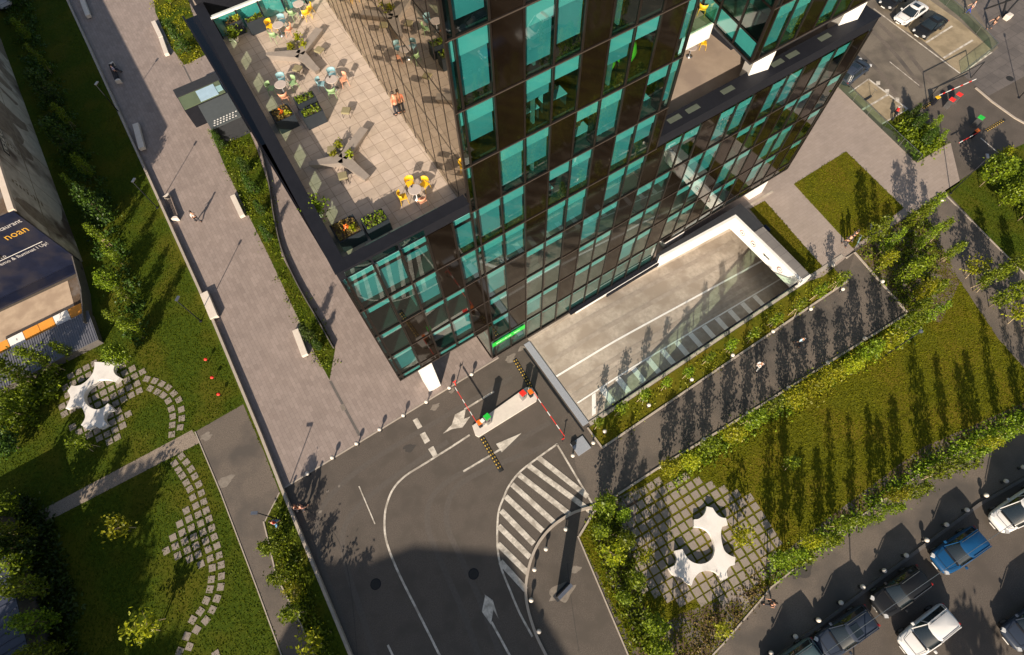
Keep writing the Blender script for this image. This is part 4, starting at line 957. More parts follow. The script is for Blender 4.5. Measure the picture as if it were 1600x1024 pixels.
# ================================================================== FURNITURE OF THE PLAZA
def smooth(P, n=4, lim=42):
    N = len(P); out_ = []
    V_ = [Vector(p) for p in P]
    sharp = []
    for i in range(N):
        a = (V_[i] - V_[i - 1]).normalized(); b = (V_[(i + 1) % N] - V_[i]).normalized(); sharp.append(a.dot(b) < math.cos(R(lim)))
    for i in range(N):
        p1, p2 = V_[i], V_[(i + 1) % N]; p0 = V_[i - 1] if not sharp[i] else p1 + (p1 - p2) * 0.2; p3 = V_[(i + 2) % N] if not sharp[(i + 1) % N] else p2 + (p2 - p1) * 0.2
        for k in range(n):
            t = k / n; out_.append(tuple(.5 * ((2 * p1) + (p2 - p0) * t + (2 * p0 - 5 * p1 + 4 * p2 - p3) * t * t + (-p0 + 3 * p1 - 3 * p2 + p3) * t ** 3)))
    return out_
def seat_shape(name, L, ox, oy, s, label, h=.46):
    P = [tuple(W(ox + x / s, oy + y / s, h))[:2] for x, y in L]
    P = smooth(P)
    o = MB().prism(P, .03, h).build(name, M['stone_w']); bev(o, .03, 2); return tag(o, label, 'bench')
seat_shape('sculpted_seat', [(560, 165), (615, 166), (670, 168), (740, 135), (805, 175), (765, 195), (750, 245), (770, 290), (815, 320), (770, 370), (720, 345), (650, 335), (600, 345), (545, 390), (500, 425), (465, 470), (455, 520), (475, 580), (520, 620), (580, 640), (640, 625), (695, 580), (750, 635), (700, 655), (662, 690), (655, 740), (690, 790), (610, 830), (560, 800), (485, 840), (425, 795), (460, 740), (465, 690), (430, 620), (390, 605), (340, 615), (270, 630), (300, 570), (318, 510), (290, 455), (330, 400), (370, 405), (430, 390), (490, 345), (540, 280), (558, 225)], 60, 540, 6.4, 'white sculpted wave seat on the left lawn pavers')
seat_shape('sculpted_seat', [(670, 240), (715, 250), (740, 290), (775, 318), (812, 325), (825, 375), (785, 385), (775, 430), (780, 490), (800, 560), (840, 595), (880, 610), (875, 665), (835, 680), (815, 715), (825, 758), (782, 780), (760, 740), (720, 712), (670, 708), (615, 725), (577, 770), (562, 815), (515, 790), (490, 760), (430, 740), (395, 690), (440, 668), (455, 620), (440, 562), (495, 550), (520, 600), (560, 640), (615, 658), (672, 648), (715, 610), (730, 550), (718, 485), (692, 432), (650, 400), (605, 390), (578, 388), (578, 335), (612, 330), (648, 303), (665, 270)], 960, 740, 4.653, 'white sculpted wave seat on the right paver garden')
def bench(p0, p1, wd, label, h=.46, m_='bench', ends=False, name='bench'):
    a = W(*p0, h); b = W(*p1, h); c = (a + b) / 2; L = (b - a).length; rz_ = math.atan2(b.y - a.y, b.x - a.x)
    t = thing(name, label, 'bench', (c.x, c.y, .012), rz_, 'pale concrete benches')
    if not ends:
        bev(MB().box(-L / 2, L / 2, -wd / 2, wd / 2, .10, h).build('seat', M[m_], t), .02)
        MB().box(-L / 2 + .1, L / 2 - .1, -wd / 2 + .08, wd / 2 - .08, 0, .10).build('base', M['anth2'], t)
    else:
        for s in (-1, 1):
            n = 14; P = [(s * (L / 2 - .02), -wd / 2), (s * (L / 2 - .02), wd / 2)] + [(s * (L / 2 - .25 - .18 * math.sin(math.pi * i / n)), wd / 2 - wd * i / n) for i in range(n + 1)]
            MB().prism(P[1:], 0, h).build('end_block', M[m_], t)
        sl2 = MB()
        for i in range(6): y = -wd / 2 + .05 + i * (wd - .1) / 5; sl2.box(-L / 2 + .3, L / 2 - .3, y - .035, y + .035, h - .06, h - .02)
        sl2.build('slatted_seat', M['anth'], t)
    return t
bench((239, 33), (251, 58), .50, 'long pale bench beside the upper planted bed, upper half'); bench((251, 59), (260, 84), .50, 'long pale bench beside the upper planted bed, lower half')
bench((363, 305), (378, 337), .50, 'short pale bench touching the long planted bed near the building corner')
bench((461, 515), (476, 555), .55, 'pale bench at the lower end of the long planted bed')
bench((318, 457), (334, 496), .72, 'broad pale block bench on the low wall beside a lamp post', .5)
bench((211, 193), (221, 231), .62, 'pale block bench in the shade on the low wall', .5)
bench((125, -8), (137, 24), .55, 'pale bench on the low wall at the top edge', .5)
bench((258, 303), (273, 343), .62, 'slatted bench with two rounded white ends beside the low wall', .46, 'bench', True)
bench((172, 97), (184, 127), .60, 'shaded slatted bench with white ends where a person sits', .46, 'bench', True)
# ---- bollards
def mk_bollard():
    t = thing('bollard', 'x', 'bollard', (0, 0, 0), 0, 'ball topped bollards')
    MB().lathe([(.12, 0), (.12, .03), (.07, .05), (.06, .38)], seg=12).build('post', M['black'], t, True)
    prof = [(.02, .34)] + [(.17 * math.cos(R(a)), .50 + .17 * math.sin(R(a))) for a in range(-75, 90, 15)] + [(.01, .67)]
    MB().lathe(prof, seg=16).build('ball', M['cream'], t, True)
    return t
bo = mk_bollard(); bt = ktree(bo); bcount = 0
def bollards(L, lab):
    global bcount
    for i, (x, y) in enumerate(L):
        p = W(x, y, .5); p.z = .012; l = lab % ORD[i]
        if bcount == 0: bo.location = p; bo['label'] = l
        else: dup(bt, p, 0, l)
        bcount += 1
bollards([(480, 740), (519, 715), (557, 693), (593, 671), (630, 649), (666, 628), (702, 606), (737, 585)], 'white ball bollard on the promenade kerb, %s from the left')
bollards([(927, 692), (945, 674), (1014, 633), (1081, 593), (1145, 555), (1208, 518), (1267, 483), (1317, 452)], 'white ball bollard on the grass strip beside the ramp, %s from the left')
bollards([(1032, 730), (1100, 687), (1168, 646), (1232, 606), (1293, 567), (1351, 529)], 'white ball bollard along the shrub row of the lawn, %s from the left')
bollards([(884, 827), (853, 858), (835, 890), (830, 938), (842, 987)], 'white ball bollard inside the curved kerb, %s from the top')
bollards([(1205, 1021), (1243, 995), (1279, 969), (1314, 942), (1348, 917), (1382, 892), (1416, 868), (1448, 844), (1479, 820), (1511, 797), (1541, 774), (1572, 752), (1599, 730)], 'grey white ball bollard beside the parked cars, %s from the left')
bollards([(895, 712)], 'white ball bollard beside the grey hatch, the %s at the ramp foot'); bollards([(1302, 415)], 'white ball bollard at the pale square corner by the %s small tree'); bollards([(1379, 440)], 'white ball bollard halfway down the diagonal kerb, %s by the tree clump'); bollards([(1472, 313)], 'white ball bollard at the top of the right footpath, %s by the lamp post'); bollards([(1491, 335 - 0)], 'x')if 0 else None
# ---- lamp posts
def lamp(base, h, label, arm=.45, az=45, r=.05):
    p = W(*base); t = thing('lamp_post', label, 'street lamp', (p.x, p.y, .0), R(az), 'lamp posts')
    MB().lathe([(.14, 0), (.14, .04), (r, .06)], seg=12).build('base', M['anth'], t, True)
    MB().tube((0, 0, .05), (0, 0, h), r, r * .7).build('pole', M['anth'], t, True)
    if arm: MB().box(-.05, arm, -.12, .12, h, h + .07).build('lamp_head', M['steel'], t)
    else: MB().lathe([(.05, h - .05), (.16, h), (.16, h + .06), (.02, h + .12)], seg=14).build('lamp_head', M['steel'], t)
    return t
lamp((314, 502), 4.0, 'slim dark lamp post on the lawn beside the broad block bench'); lamp((246, 325), 4.0, 'slim dark lamp post by the slatted bench'); lamp((188, 178), 4.0, 'slim dark lamp post in the shade by the low wall')
lamp((433, 811), 3.6, 'lamp post at the tip of the strip beside the low wall', az=150); lamp((1485, 302), 5.0, 'tall dark lamp post where the pale square meets the upper right lawn'); lamp((1592, 153), 4.6, 'tall dark lamp post on the dark square at the right edge')
lamp((1376, 560), 5.5, 'thin dark lamp post in the shrub row of the lawn', arm=0); lamp((1335, 985 + 60), 6, 'street lamp between the parked cars', az=100)
# ---- totem
t = thing('totem_sign', 'tall thin silver edged totem sign in the traffic island seen from above', 'totem sign', W(879, 925), R(10))
bev(MB().box(-.62, .62, -.10, .10, .05, 3.3).build('panel', M['black'], t), .01); MB().box(-.64, .64, -.12, .12, 3.3, 3.34).build('top_edge', M['steel'], t); MB().box(-.75, .75, -.25, .25, 0, .05).build('base_plate', M['anth2'], t)
# ---- kiosk
t = thing('kiosk', 'dark flat roofed kiosk with glazed front and white letters, by the building', 'kiosk', (0, 0, 0))
MB().box(-4.85, -.15, 58.8, 62.3, .02, 2.45).build('walls', M['anth'], t); MB().box(-4.9, -.1, 61.0, 62.4, 2.45, 2.56).build('roof', M['anth2'], t)
MB().box(-3.35, -.1, 54.7, 58.78, .02, 2.3).build('annex', M['anth2'], t)
MB().box(-3.4, -.08, 54.65, 58.8, 2.3, 2.36).build('annex_roof', mat('annex_grey', (.075, .085, .088)), t)
MB().box(-4.8, -.2, 58.85, 60.98, 2.452, 2.50).build('glass_roof', mat('kiosk_glass', (.12, .15, .085), None, 1, .15), t)
MB().box(-2.9, -.9, 58.95, 60.8, 2.505, 2.54).build('blue_panel', mat('pale_blue_panel', (.36, .50, .60), None, 2, .3), t); MB().box(-.85, -.25, 59.3, 60.2, 2.505, 2.54).build('blue_panel', mat('pale_blue_panel', (.30, .48, .50), None, 2, .3), t)  # plain pale blue panels on the kiosk roof
ks = text('InfoPoint', .4, (-2.6, 59.7, 2.545), (0, 0, R(2)), M['steel'], t) if 0 else None
st = MB()
for r_ in range(3):
    for c in range(8 - r_ % 2): st.cbox((-2.9 + c * .34 + r_ * .12, 55.0 + r_ * .32, 2.38), (.16, .12, .03), .2)
st.build('white_studs', M['white'], t)
# ---- grey hatch
t = thing('ground_hatch', 'grey square steel hatch plate beside the ramp foot', 'hatch', W(907, 697), R(0)); bev(MB().box(-.62, .62, -.6, .6, .01, .10).build('plate', M['grate'], t), .01); MB().box(-.6, -.2, .3, .6, .1, .28).build('lock_box', M['black'], t)
# ---- barrier island
def fl(pts, z0, z1, name, m_, par=None, loc=None): return MB().prism(WL(pts), z0, z1).build(name, M[m_], par)
o = fl([(738, 666), (743, 681), (748, 684), (838, 628), (840, 621), (832, 607), (822, 606)], 0, .16, 'traffic_island', 'cream'); o['kind'] = 'structure'; o['label'] = 'pale concrete island between the barrier lanes'; bev(o, .03)
def barrier(base, tip, label, hz=1.0, armm='red', hm='orange', z=.16):
    a = W(*base, z + hz); b = W(*tip, z + hz * .9); d = b - a; L = d.length; rz_ = math.atan2(d.y, d.x)
    t = thing('barrier_gate', label, 'barrier', (a.x, a.y, z), rz_, 'parking barriers')
    bev(MB().box(-.2, .2, -.16, .16, 0, hz - .06).build('housing', M['anth'], t), .02); bev(MB().box(-.22, .22, -.18, .18, hz - .06, hz + .05).build('top_cap', M[hm], t), .02)
    bm = MB(); bm.box(.1, L, .17, .21, hz - .10, hz - .02); bm.build('arm', M[armm], t)
    st = MB(); n = int(L / .6)
    for i in range(n):
        if i % 2: st.box(.2 + i * L / n, .2 + (i + .8) * L / n - .1, .165, .215, hz - .105, hz - .015)
    st.build('arm_stripe', M['white'] if armm == 'red' else M['red'], t)
    return t
barrier((749, 660), (714, 604), 'orange capped barrier with red arm at the left end of the island'); barrier((829, 612), (879, 684), 'orange capped barrier with red arm at the ramp end of the island')
t = thing('arm_rest', 'small red forked post receiving the left barrier arm', 'post', W(712, 602)); MB().tube((0, 0, 0), (0, 0, .9), .04).build('post', M['red'], t); MB().box(-.14, .14, -.03, .03, .86, .92).box(-.14, -.1, -.03, .03, .92, 1.02).box(.1, .14, -.03, .03, .92, 1.02).build('fork', M['red'], t)
t = thing('arm_rest', 'dark post at the tip of the right barrier arm', 'post', W(879, 690)); MB().tube((0, 0, 0), (0, 0, .85), .04).build('post', M['anth'], t); MB().box(-.12, .12, -.03, .03, .82, .88).build('fork', M['red'], t)
def termin(px, m_, label, h=1.25, s=.36, z=.16):
    t = thing('ticket_machine', label, 'ticket machine', W(*px, z), R(8), 'ticket machines'); bev(MB().box(-s / 2, s / 2, -s / 2, s / 2, 0, h - .05).build('body', M['steel'], t), .02); bev(MB().box(-s / 2 - .03, s / 2 + .03, -s / 2 - .03, s / 2 + .03, h - .05, h).build('cap', M[m_], t), .01)
    MB().box(-.1, .1, -s / 2 - .012, -s / 2 - .002, .8, 1.05).build('screen', M['black'], t)
termin((763, 660), 'green', 'ticket machine with bright green cap on the left end of the island', 1.7, .42); termin((755, 663), 'white', 'white ticket machine squeezed between the orange barrier and the green one', 1.1, .26); termin((817, 622), 'red', 'ticket machine with bright red cap on the right end of the island', 1.3, .42)
def bump(p0, p1, label, wd=.42):
    a = W(*p0); b = W(*p1); c = (a + b) / 2; L = (b - a).length
    t = thing('speed_bump', label, 'speed bump', (c.x, c.y, .005), math.atan2(b.y - a.y, b.x - a.x), 'speed bumps')
    mb = MB(); n = 8; sec = [(wd / 2 * math.cos(math.pi * i / n), .055 * math.sin(math.pi * i / n)) for i in range(n + 1)]
    vs = [(x, s[0], s[1]) for x in (-L / 2, L / 2) for s in sec]; mb.add(vs, [(i, i + 1, i + n + 2, i + n + 1) for i in range(n)] + [tuple(range(n + 1)), tuple(range(n + 1, 2 * n + 2))[::-1]]); mb.build('rubber_or_shadow_strip', M['rubber'], t)
    g = MB(); k = int(L / .3)
    for i in range(k):
        x = -L / 2 + .15 + i * .3; g.cbox((x, .09 if i % 2 else .11, .052), (.12, .09, .012), 0, -.25); g.cbox((x, -.11, .052), (.12, .09, .012), 0, .25)
    g.build('reflector_pads', M['gold'], t)
bump((753, 684), (784, 737), 'black and yellow speed bump below the island beside the straight arrow'); bump((804, 562), (831, 608), 'black and yellow speed bump near the green sign'); bump((1441, 170), (1468, 153), 'dark speed bump left of the upper right barriers', .3); bump((1540, 205), (1570, 187), 'dark speed bump right of the upper right barriers', .3)
barrier((1466, 152), (1527, 126), 'gold topped barrier with long white arm by the tan car park', 1.0, 'white', 'yellow', 0); barrier((1528, 204), (1496, 222), 'orange barrier with red arm on the access road', 1.0, 'red', 'orange', 0)
termin((1478, 168), 'red', 'low ticket machine with red top beside the white barrier arm', 1.1, .5, 0); termin((1489, 160), 'red', 'second red topped machine nearer the white barrier arm', 1.1, .5, 0); termin((1521, 197), 'green', 'ticket machine with green top on the access road', 1.2, .5, 0)
t = thing('height_bar', 'black height limit frame across the access road', 'height bar', W(1448, 158)); a = W(1448, 158); b = W(1517, 122); d = b - a
MB().tube((0, 0, 0), (0, 0, 2.1), .05).tube((d.x, d.y, 0), (d.x, d.y, 2.1), .05).build('post', M['black'], t); MB().tube((0, 0, 2.1), (d.x, d.y, 2.1), .05).build('crossbar', M['black'], t)
# glass railings at the car park
def rail(pts, label, h=1.05, z=0, posts=2.0):
    P = WL(pts); t = thing('glass_railing', label, 'glass railing', (P[0][0], P[0][1], z), 0, 'glass railings'); g = MB(); r_ = MB(); q = MB()
    P = [(x - P[0][0], y - P[0][1]) for x, y in P]
    for a, b in zip(P[:-1], P[1:]):
        a = Vector(a); b = Vector(b); g.add([(*a, .05), (*b, .05), (*b, h), (*a, h)], [(0, 1, 2, 3)]); r_.tube((*a, h), (*b, h), .022, seg=6); n = int((b - a).length / posts)
        for i in range(n + 1): p = a.lerp(b, i / max(1, n)); q.tube((*p, 0), (*p, h), .02, seg=6)
    g.build('glass_panel', M['rail'], t); r_.build('handrail', M['steel'], t); q.build('post', M['steel'], t)
rail([(1310, 137), (1378, 203), (1432, 254)], 'glass railing between the pale square and the tan car park'); rail([(1455, -8), (1500, 28), (1550, 80), (1502, 117)], 'glass railing round the empty parking bays')
# planter-like cube and steel frame on the dark square
o = bev(MB().cbox((0, 0, .3), (.8, .6, .6)).build('seat_cube', M['cream']), .08, 3); o.location = W(1572, 30); tag(o, 'pale rounded seat block on the dark square', 'seat')
t = thing('steel_frame', 'black steel frame structure at the top right corner', 'steel frame', W(1568, 28)); 
fr2 = MB(); 
for a, b in (((1566, 28), (1556, -10)), ((1566, 28), (1600, -8)), ((1540, 15), (1566, 28))):
    p = W(*a) - W(1568, 28); q = W(*b) - W(1568, 28); fr2.tube((p.x, p.y, .1), (q.x, q.y, 2.6), .09)
fr2.tube(tuple(W(1580, -5) - W(1568, 28) + Vector((0, 0, 3))), tuple(W(1620, 30) - W(1568, 28) + Vector((0, 0, 3))), .12); fr2.build('beams', M['black'], t)
# red garden lights
for i, p in enumerate(((326, 565), (336, 593), (346, 619))):
    q = W(*p); t = thing('garden_light', 'small red garden light on the lawn beside the low wall, %s from the top' % ORD[i], 'garden light', q, 0, 'red garden lights')
    MB().tube((0, 0, 0), (0, 0, .4), .03).build('stem', M['black'], t); MB().lathe([(.03, .38), (.13, .45), (.16, .54), (.08, .62), (.02, .65)], seg=10).build('shade', M['red'], t)
# wire over the parked cars
a = W(1262, 1040, 5.5); b = W(1640, 780, 5.5); n = 10; mb = MB()
for i in range(n):
    f = lambda k: a.lerp(b, k / n) + Vector((0, 0, -.25 * math.sin(math.pi * k / n))); mb.tube(f(i), f(i + 1), .018, seg=5, cap=False)
tag(mb.build('overhead_wire', M['steel']), 'thin pale wire hanging over the parked cars', 'wire')
# ================================================================== OLD BUILDING ON THE LEFT
ob = thing('old_building', 'weathered old building with a navy restaurant banner at the left edge', 'building', (0, 0, 0))
MB().box(-60, -20.2, 48.25, 125, 0, 8.0).build('wall', M['wall_old'], ob)
MB().box(-20.6, -20.1, 48.2, 125, 8.0, 8.35).build('coping', M['coping'], ob)
MB().box(-60, -20.6, 48.3, 125, 8.0, 8.12).build('roof', M['soil'], ob)
bn = MB().box(-40, -20.25, 48.08, 48.2, .4, 8.2).build('banner', M['navy'], ob)
MB().box(-40, -20.35, 47.0, 48.06, .2, .40).build('dark_ledge', M['navy'], ob)
for k in range(6): MB().box(-26 - k * 4, -24.2 - k * 4, 48.02, 48.075, 4.5, 6.2).build('window', M['black'], ob)
YB = 48.07
M['gold_ink'] = mat('gold_ink', (.5, .27, .03), None, 3, .6); M['grey_ink'] = mat('grey_ink', (.42, .40, .40), None, 3, .6)
text('restaurant', .62, (-20.5, YB, 6.95), (R(90), 0, 0), M['grey_ink'], bn, align='RIGHT'); text('noan', 1.0, (-20.7, YB, 5.85), (R(90), 0, 0), M['gold_ink'], bn, align='RIGHT')
text('ro', .5, (-23.9, YB, 4.35), (R(90), 0, 0), M['grey_ink'], bn, align='RIGHT'); text('Demo & Iluminat I Up!', .50, (-20.7, YB, 3.7), (R(90), 0, 0), M['grey_ink'], bn, align='RIGHT')
ub = MB(); ub.box(-26, -20.9, YB - .02, YB, 4.22, 4.26); ub.build('underline', M['white'], bn)
# faded painted marks  on the east wall
gm = MB(); r3 = random.Random(12)
for col in range(3):
    y = 53 + col * 6.5
    for k in range(9):
        z = 6.9 - k * .42 - col * .3; gm.box(-20.195, -20.19, y + r3.uniform(-.1, .1), y + .25 + r3.uniform(0, .2), z, z + .22)
        if r3.random() < .6: gm.box(-20.195, -20.19, y + .5, y + .62, z, z + .25)
gm.build('faded_marks', M['bark'], ob)
r4 = random.Random(4); M['old_patch'] = mat('old_patch', (.16, .12, .09), (.30, .25, .19), 1.4, .9); M['old_pale'] = mat('old_pale', (.45, .41, .34), (.60, .55, .46), 1.4, .9)
sm_ = MB(); pp = MB(); pq = MB()
for y in range(50, 124, 6): sm_.box(-20.195, -20.185, y, y + .06, 0, 8)
sm_.box(-20.195, -20.185, 48.3, 124, 4.1, 4.18)
for k in range(26):
    y = r4.uniform(49, 118); z = r4.uniform(.3, 5.5); hh = r4.uniform(.5, 2.4); ww = r4.uniform(.3, 2.6); tg = pp if k % 3 else pq
    P = [(y + ww * math.cos(a) * (1 + .3 * r4.random()) , z + hh * math.sin(a) * (1 + .3 * r4.random())) for a in [i * .5236 for i in range(12)]]
    tg.add([(-20.192 + (.002 if tg is pq else 0) + k * .0001, p[0], max(.05, min(7.9, p[1]))) for p in P], [tuple(range(12))])
sm_.build('wall_seams', M['bark'], ob); pp.build('wall_stains', M['old_patch'], ob); pq.build('wall_patches', M['old_pale'], ob)
gp = MB().box(-20.195, -20.16, 57.5, 61.5, 6.2, 6.9).build('painted_plate', M['black'], ob)
pm2 = MB(); pm2.box(-20.155, -20.15, 57.7, 61.3, 6.3, 6.8)
pm2.build('pale_field', M['old_pale'], gp); pm3 = MB()
for i_ in range(5): pm3.box(-20.148, -20.14, 57.9 + i_ * .68, 58.02 + i_ * .68, 6.36, 6.74).box(-20.148, -20.14, 58.03 + i_ * .68, 58.3 + i_ * .68, 6.36 + (i_ % 3) * .14, 6.46 + (i_ % 3) * .14)
pm3.build('painted_letters', M['black'], gp)
sheet('yard', [(-40, 43.1), (-22.2, 42.9), (-22.0, 46.8), (-40, 47.1)], .05, M['yard'], 'sandy yard in front of the banner wall')
sheet('yard', [(-40, 47.1), (-20.4, 46.8), (-20.4, 48.2), (-40, 48.2)], .03, M['asphalt'])
sheet('yard', [(-22.2, 42.9), (-21.2, 40), (-20.6, 46.8), (-22.0, 46.8)], .03, M['soil'])
wallthing('fence_wall', [(-20.35, 48.2), (-20.6, 44), (-21.3, 40.3)], .10, 1.3, M['curb_d'], 'thin grey fence wall between the sandy yard and the tree row', 'fence', world=True)
aw = thing('awning_row', 'orange and white striped awnings along the sandy yard', 'awning', (0, 0, 0))
for i, (x, mm) in enumerate(((-21.2, 'orange_cloth'), (-22.55, 'white'), (-23.9, 'orange_cloth'), (-25.25, 'orange_cloth'), (-26.6, 'white'), (-27.95, 'orange_cloth'))):
    if 'orange_cloth' not in M: M['orange_cloth'] = mat('orange_cloth', (.62, .25, .03), None, 2, .7)
    MB().add([(x - 1.3, 41.9, .5), (x, 41.9, .5), (x, 43.0, .68), (x - 1.3, 43.0, .68), (x - 1.3, 41.9, .46), (x, 41.9, .46), (x, 43.0, .64), (x - 1.3, 43.0, .64)], [(0, 1, 2, 3), (4, 7, 6, 5), (0, 4, 5, 1), (2, 6, 7, 3), (1, 5, 6, 2), (0, 3, 7, 4)]).build('awning_cloth', M[mm], aw)
pm = MB()
for x in (-21.3, -24, -26.7, -29.2): pm.tube((x, 41.95, 0), (x, 41.95, .46), .04)
pm.build('post', M['steel'], aw)
lo = thing('metal_shed', 'low shed with a grey corrugated roof below the awnings', 'shed'); MB().box(-30, -20.9, 38.2, 41.5, 0, .9).build('wall', M['curb_d'], lo); cr = MB()
for k in range(46): cr.box(-30 + k * .2, -29.9 + k * .2, 38.1, 41.6, .9, .95)
cr.box(-30, -20.8, 38.1, 41.6, .88, .92); cr.build('corrugated_roof', mat('shed_grey', (.16, .165, .19), (.22, .22, .25), 1, .4, .3), lo)
mr_ = thing('metal_shed', 'dark blue ribbed metal roof at the lower left corner', 'shed'); MB().box(-45, -30.8, 6, 26.5, 0, 2.6).build('wall', M['curb_d'], mr_); cr = MB().box(-45.3, -30.5, 5.7, 26.8, 2.6, 2.7)
for k in range(34): cr.box(-45.2, -30.6, 6 + k * .61, 6.06 + k * .61, 2.7, 2.76)
for x in (-33.6, -37, -40): cr.box(x, x + .05, 5.8, 26.7, 2.7, 2.79)
cr.build('ribbed_roof', M['roof_dark'], mr_)
# ------------------------------------------------ neighbours outside the frame (they shade the lower road)
def block(name, poly, h, label, m_='wall_old'):
    t = thing(name, label, 'building'); MB().prism(poly, 0, h).build('wall', M[m_], t); MB().prism([(x, y) for x, y in poly], h + .001, h + .25).build('roof', M['anth2'], t)
    wn = MB(); n = len(poly)
    for i in range(n):
        a = Vector(poly[i]); b = Vector(poly[(i + 1) % n]); L = (b - a).length
        if L < 4: continue
        d = (b - a) / L; nn = Vector((d.y, -d.x)); k = int(L / 2.8)
        ar = sum(poly[q][0] * poly[(q + 1) % n][1] - poly[(q + 1) % n][0] * poly[q][1] for q in range(n))
        if ar < 0: nn = -nn
        for z in range(1, int(h / 3.3)):
            for q in range(k):
                c = a + d * (2.8 * q + 1.4) + nn * .02; wn.cbox((c.x, c.y, z * 3.3 - .6), (1.5, .06, 1.6), math.atan2(d.y, d.x))
    wn.build('windows', M['brown'], t); return t
H2 = 20.0; OFF = H2 / math.tan(R(EL)) * .70711
def shp(pts): return [(x - OFF, y - OFF) for x, y in pts]
block('office_block', shp([(-.3, -34), (-.1, 2.87), (-5.75, 7.24), (-9.4, 8.1), (-12.2, 10.06), (-17.2, 6.8), (-19.5, 2), (-20, -34)]), H2, 'plain office block south of the road, outside the picture, shading the road')
for i, p in enumerate(((-47, -1), (-44, 5), (-50, 9), (-41, -5), (-38.5, 8), (-41, 2))):
    tree('big', (p[0], p[1], 0), 'large dark tree beyond the lower left lawn, %s' % ORD[i], 'large trees beyond the left lawn', 1.0, world=True)
for i, p in enumerate(((13, -31), (20, -33), (26, -36), (34, -35), (39, -30), (44, -27), (18, -39))):
    tree('big', (p[0], p[1], 0), 'large tree beyond the car road, %s' % ORD[i], 'large trees beyond the parked cars', .75, world=True)

# ================================================================== TERRACE
def T(px, py, z=0): return W(px, py, TZ + z)
def mk_table():
    t = thing('round_table', 'x', 'table'); MB().lathe([(.36, .70), (.38, .72), (.38, .735), (.36, .745)], seg=28).build('table_top', M['tabletop'], t)
    MB().lathe([(.24, 0), (.24, .02), (.04, .05), (.03, .70)], seg=14).build('pedestal', M['steel'], t, True); return t
def mk_chair(m_):
    t = thing('chair', 'x', 'chair')
    bev(MB().box(-.22, .22, -.21, .21, .43, .46).build('seat', M[m_], t), .01)
    mb = MB(); n = 10
    for i in range(n):
        a0 = R(20 + 140 * i / n); a1 = R(20 + 140 * (i + 1) / n)
        P = [(.25 * math.cos(a), -.02 + .24 * math.sin(a)) for a in (a0, a1)]; Q = [(.28 * math.cos(a), -.02 + .29 * math.sin(a)) for a in (a0, a1)]
        mb.add([(*P[0], .52), (*P[1], .52), (*Q[1], .82), (*Q[0], .82), (P[0][0] * 1.08, P[0][1] * 1.08, .52), (P[1][0] * 1.08, P[1][1] * 1.08, .52), (Q[1][0] * 1.08, Q[1][1] * 1.08, .82), (Q[0][0] * 1.08, Q[0][1] * 1.08, .82)], [(0, 3, 2, 1), (4, 5, 6, 7), (3, 7, 6, 2), (0, 1, 5, 4)])
    mb.build('backrest', M[m_], t, True)
    for sx in (-1, 1):
        for sy in (-1, 1): MB().tube((sx * .24, sy * .23, 0), (sx * .19, sy * .18, .44), .013, .016, 6).build('leg', M[m_], t)
    return t
tb = mk_table(); tbt = ktree(tb); tused = 0
chs = {c: [ktree(mk_chair(c)), 0] for c in ('yellow', 'blue', 'mint', 'peach')}
CN = {'yellow': 'bright yellow', 'blue': 'pale blue', 'mint': 'mint green', 'peach': 'peach orange'}
TBL = [((466, 6), 'the terrace table at the top edge', [('blue', 456, -3), ('mint', 456, 20), ('yellow', 482, 13), ('yellow', 480, 22)]),
       ((434, 39), 'the table above the upper armed bench', [('yellow', 417, 38), ('blue', 442, 26), ('mint', 427, 54), ('peach', 448, 45)]),
       ((438, 132), 'the left of the two middle tables', [('blue', 439, 115), ('mint', 460, 127), ('mint', 423, 137), ('peach', 443, 150)]),
       ((518, 124), 'the middle terrace table with a dark cup', [('blue', 518, 107), ('blue', 499, 130), ('peach', 536, 123), ('mint', 518, 142)]),
       ((648, 296), 'the table near the terrace corner', [('yellow', 636, 278), ('yellow', 667, 283), ('yellow', 628, 307), ('peach', 659, 312)])]
for (c, lab, L) in TBL:
    p = W(c[0], c[1], TZ + .74); p.z = TZ
    if tused == 0: tb.location = p; tb['label'] = 'round grey café table, ' + lab
    else: dup(tbt, p, 0, 'round grey café table, ' + lab)
    tused += 1; seen = {}
    for (cc, x, y) in L:
        q = W(x, y, TZ + .5); q.z = TZ; d = p - q; rz_ = math.atan2(d.y, d.x) + math.pi / 2; q = p - d.normalized() * max(.62, min(.75, d.length))
        side = {0: 'above', 1: 'right of', 2: 'below', 3: 'left of'}[int(((math.degrees(math.atan2(y - c[1], x - c[0])) + 360 + 135) % 360) // 90)]
        l = '%s chair %s %s' % (CN[cc], side, lab); 
        if l in seen: l = 'lower ' + l
        seen[l] = 1; pr = chs[cc]
        if pr[1] == 0: o = pr[0][0]; o.location = q; o.rotation_euler = (0, 0, rz_); o['label'] = l; o['group'] = 'café chairs on the terrace'
        else: dup(pr[0], q, rz_, l, 'café chairs on the terrace')
        pr[1] += 1
for x, y in ((515, 121), (643, 292)):
    q = W(x, y, TZ + .78); q.z = TZ + .745; t = MB().lathe([(.035, 0), (.05, .09), (.03, .1)], seg=12).build('cup', M['black']); t.location = q; tag(t, 'small dark cup on ' + ('the middle terrace table' if x < 600 else 'the corner terrace table'), 'cup')
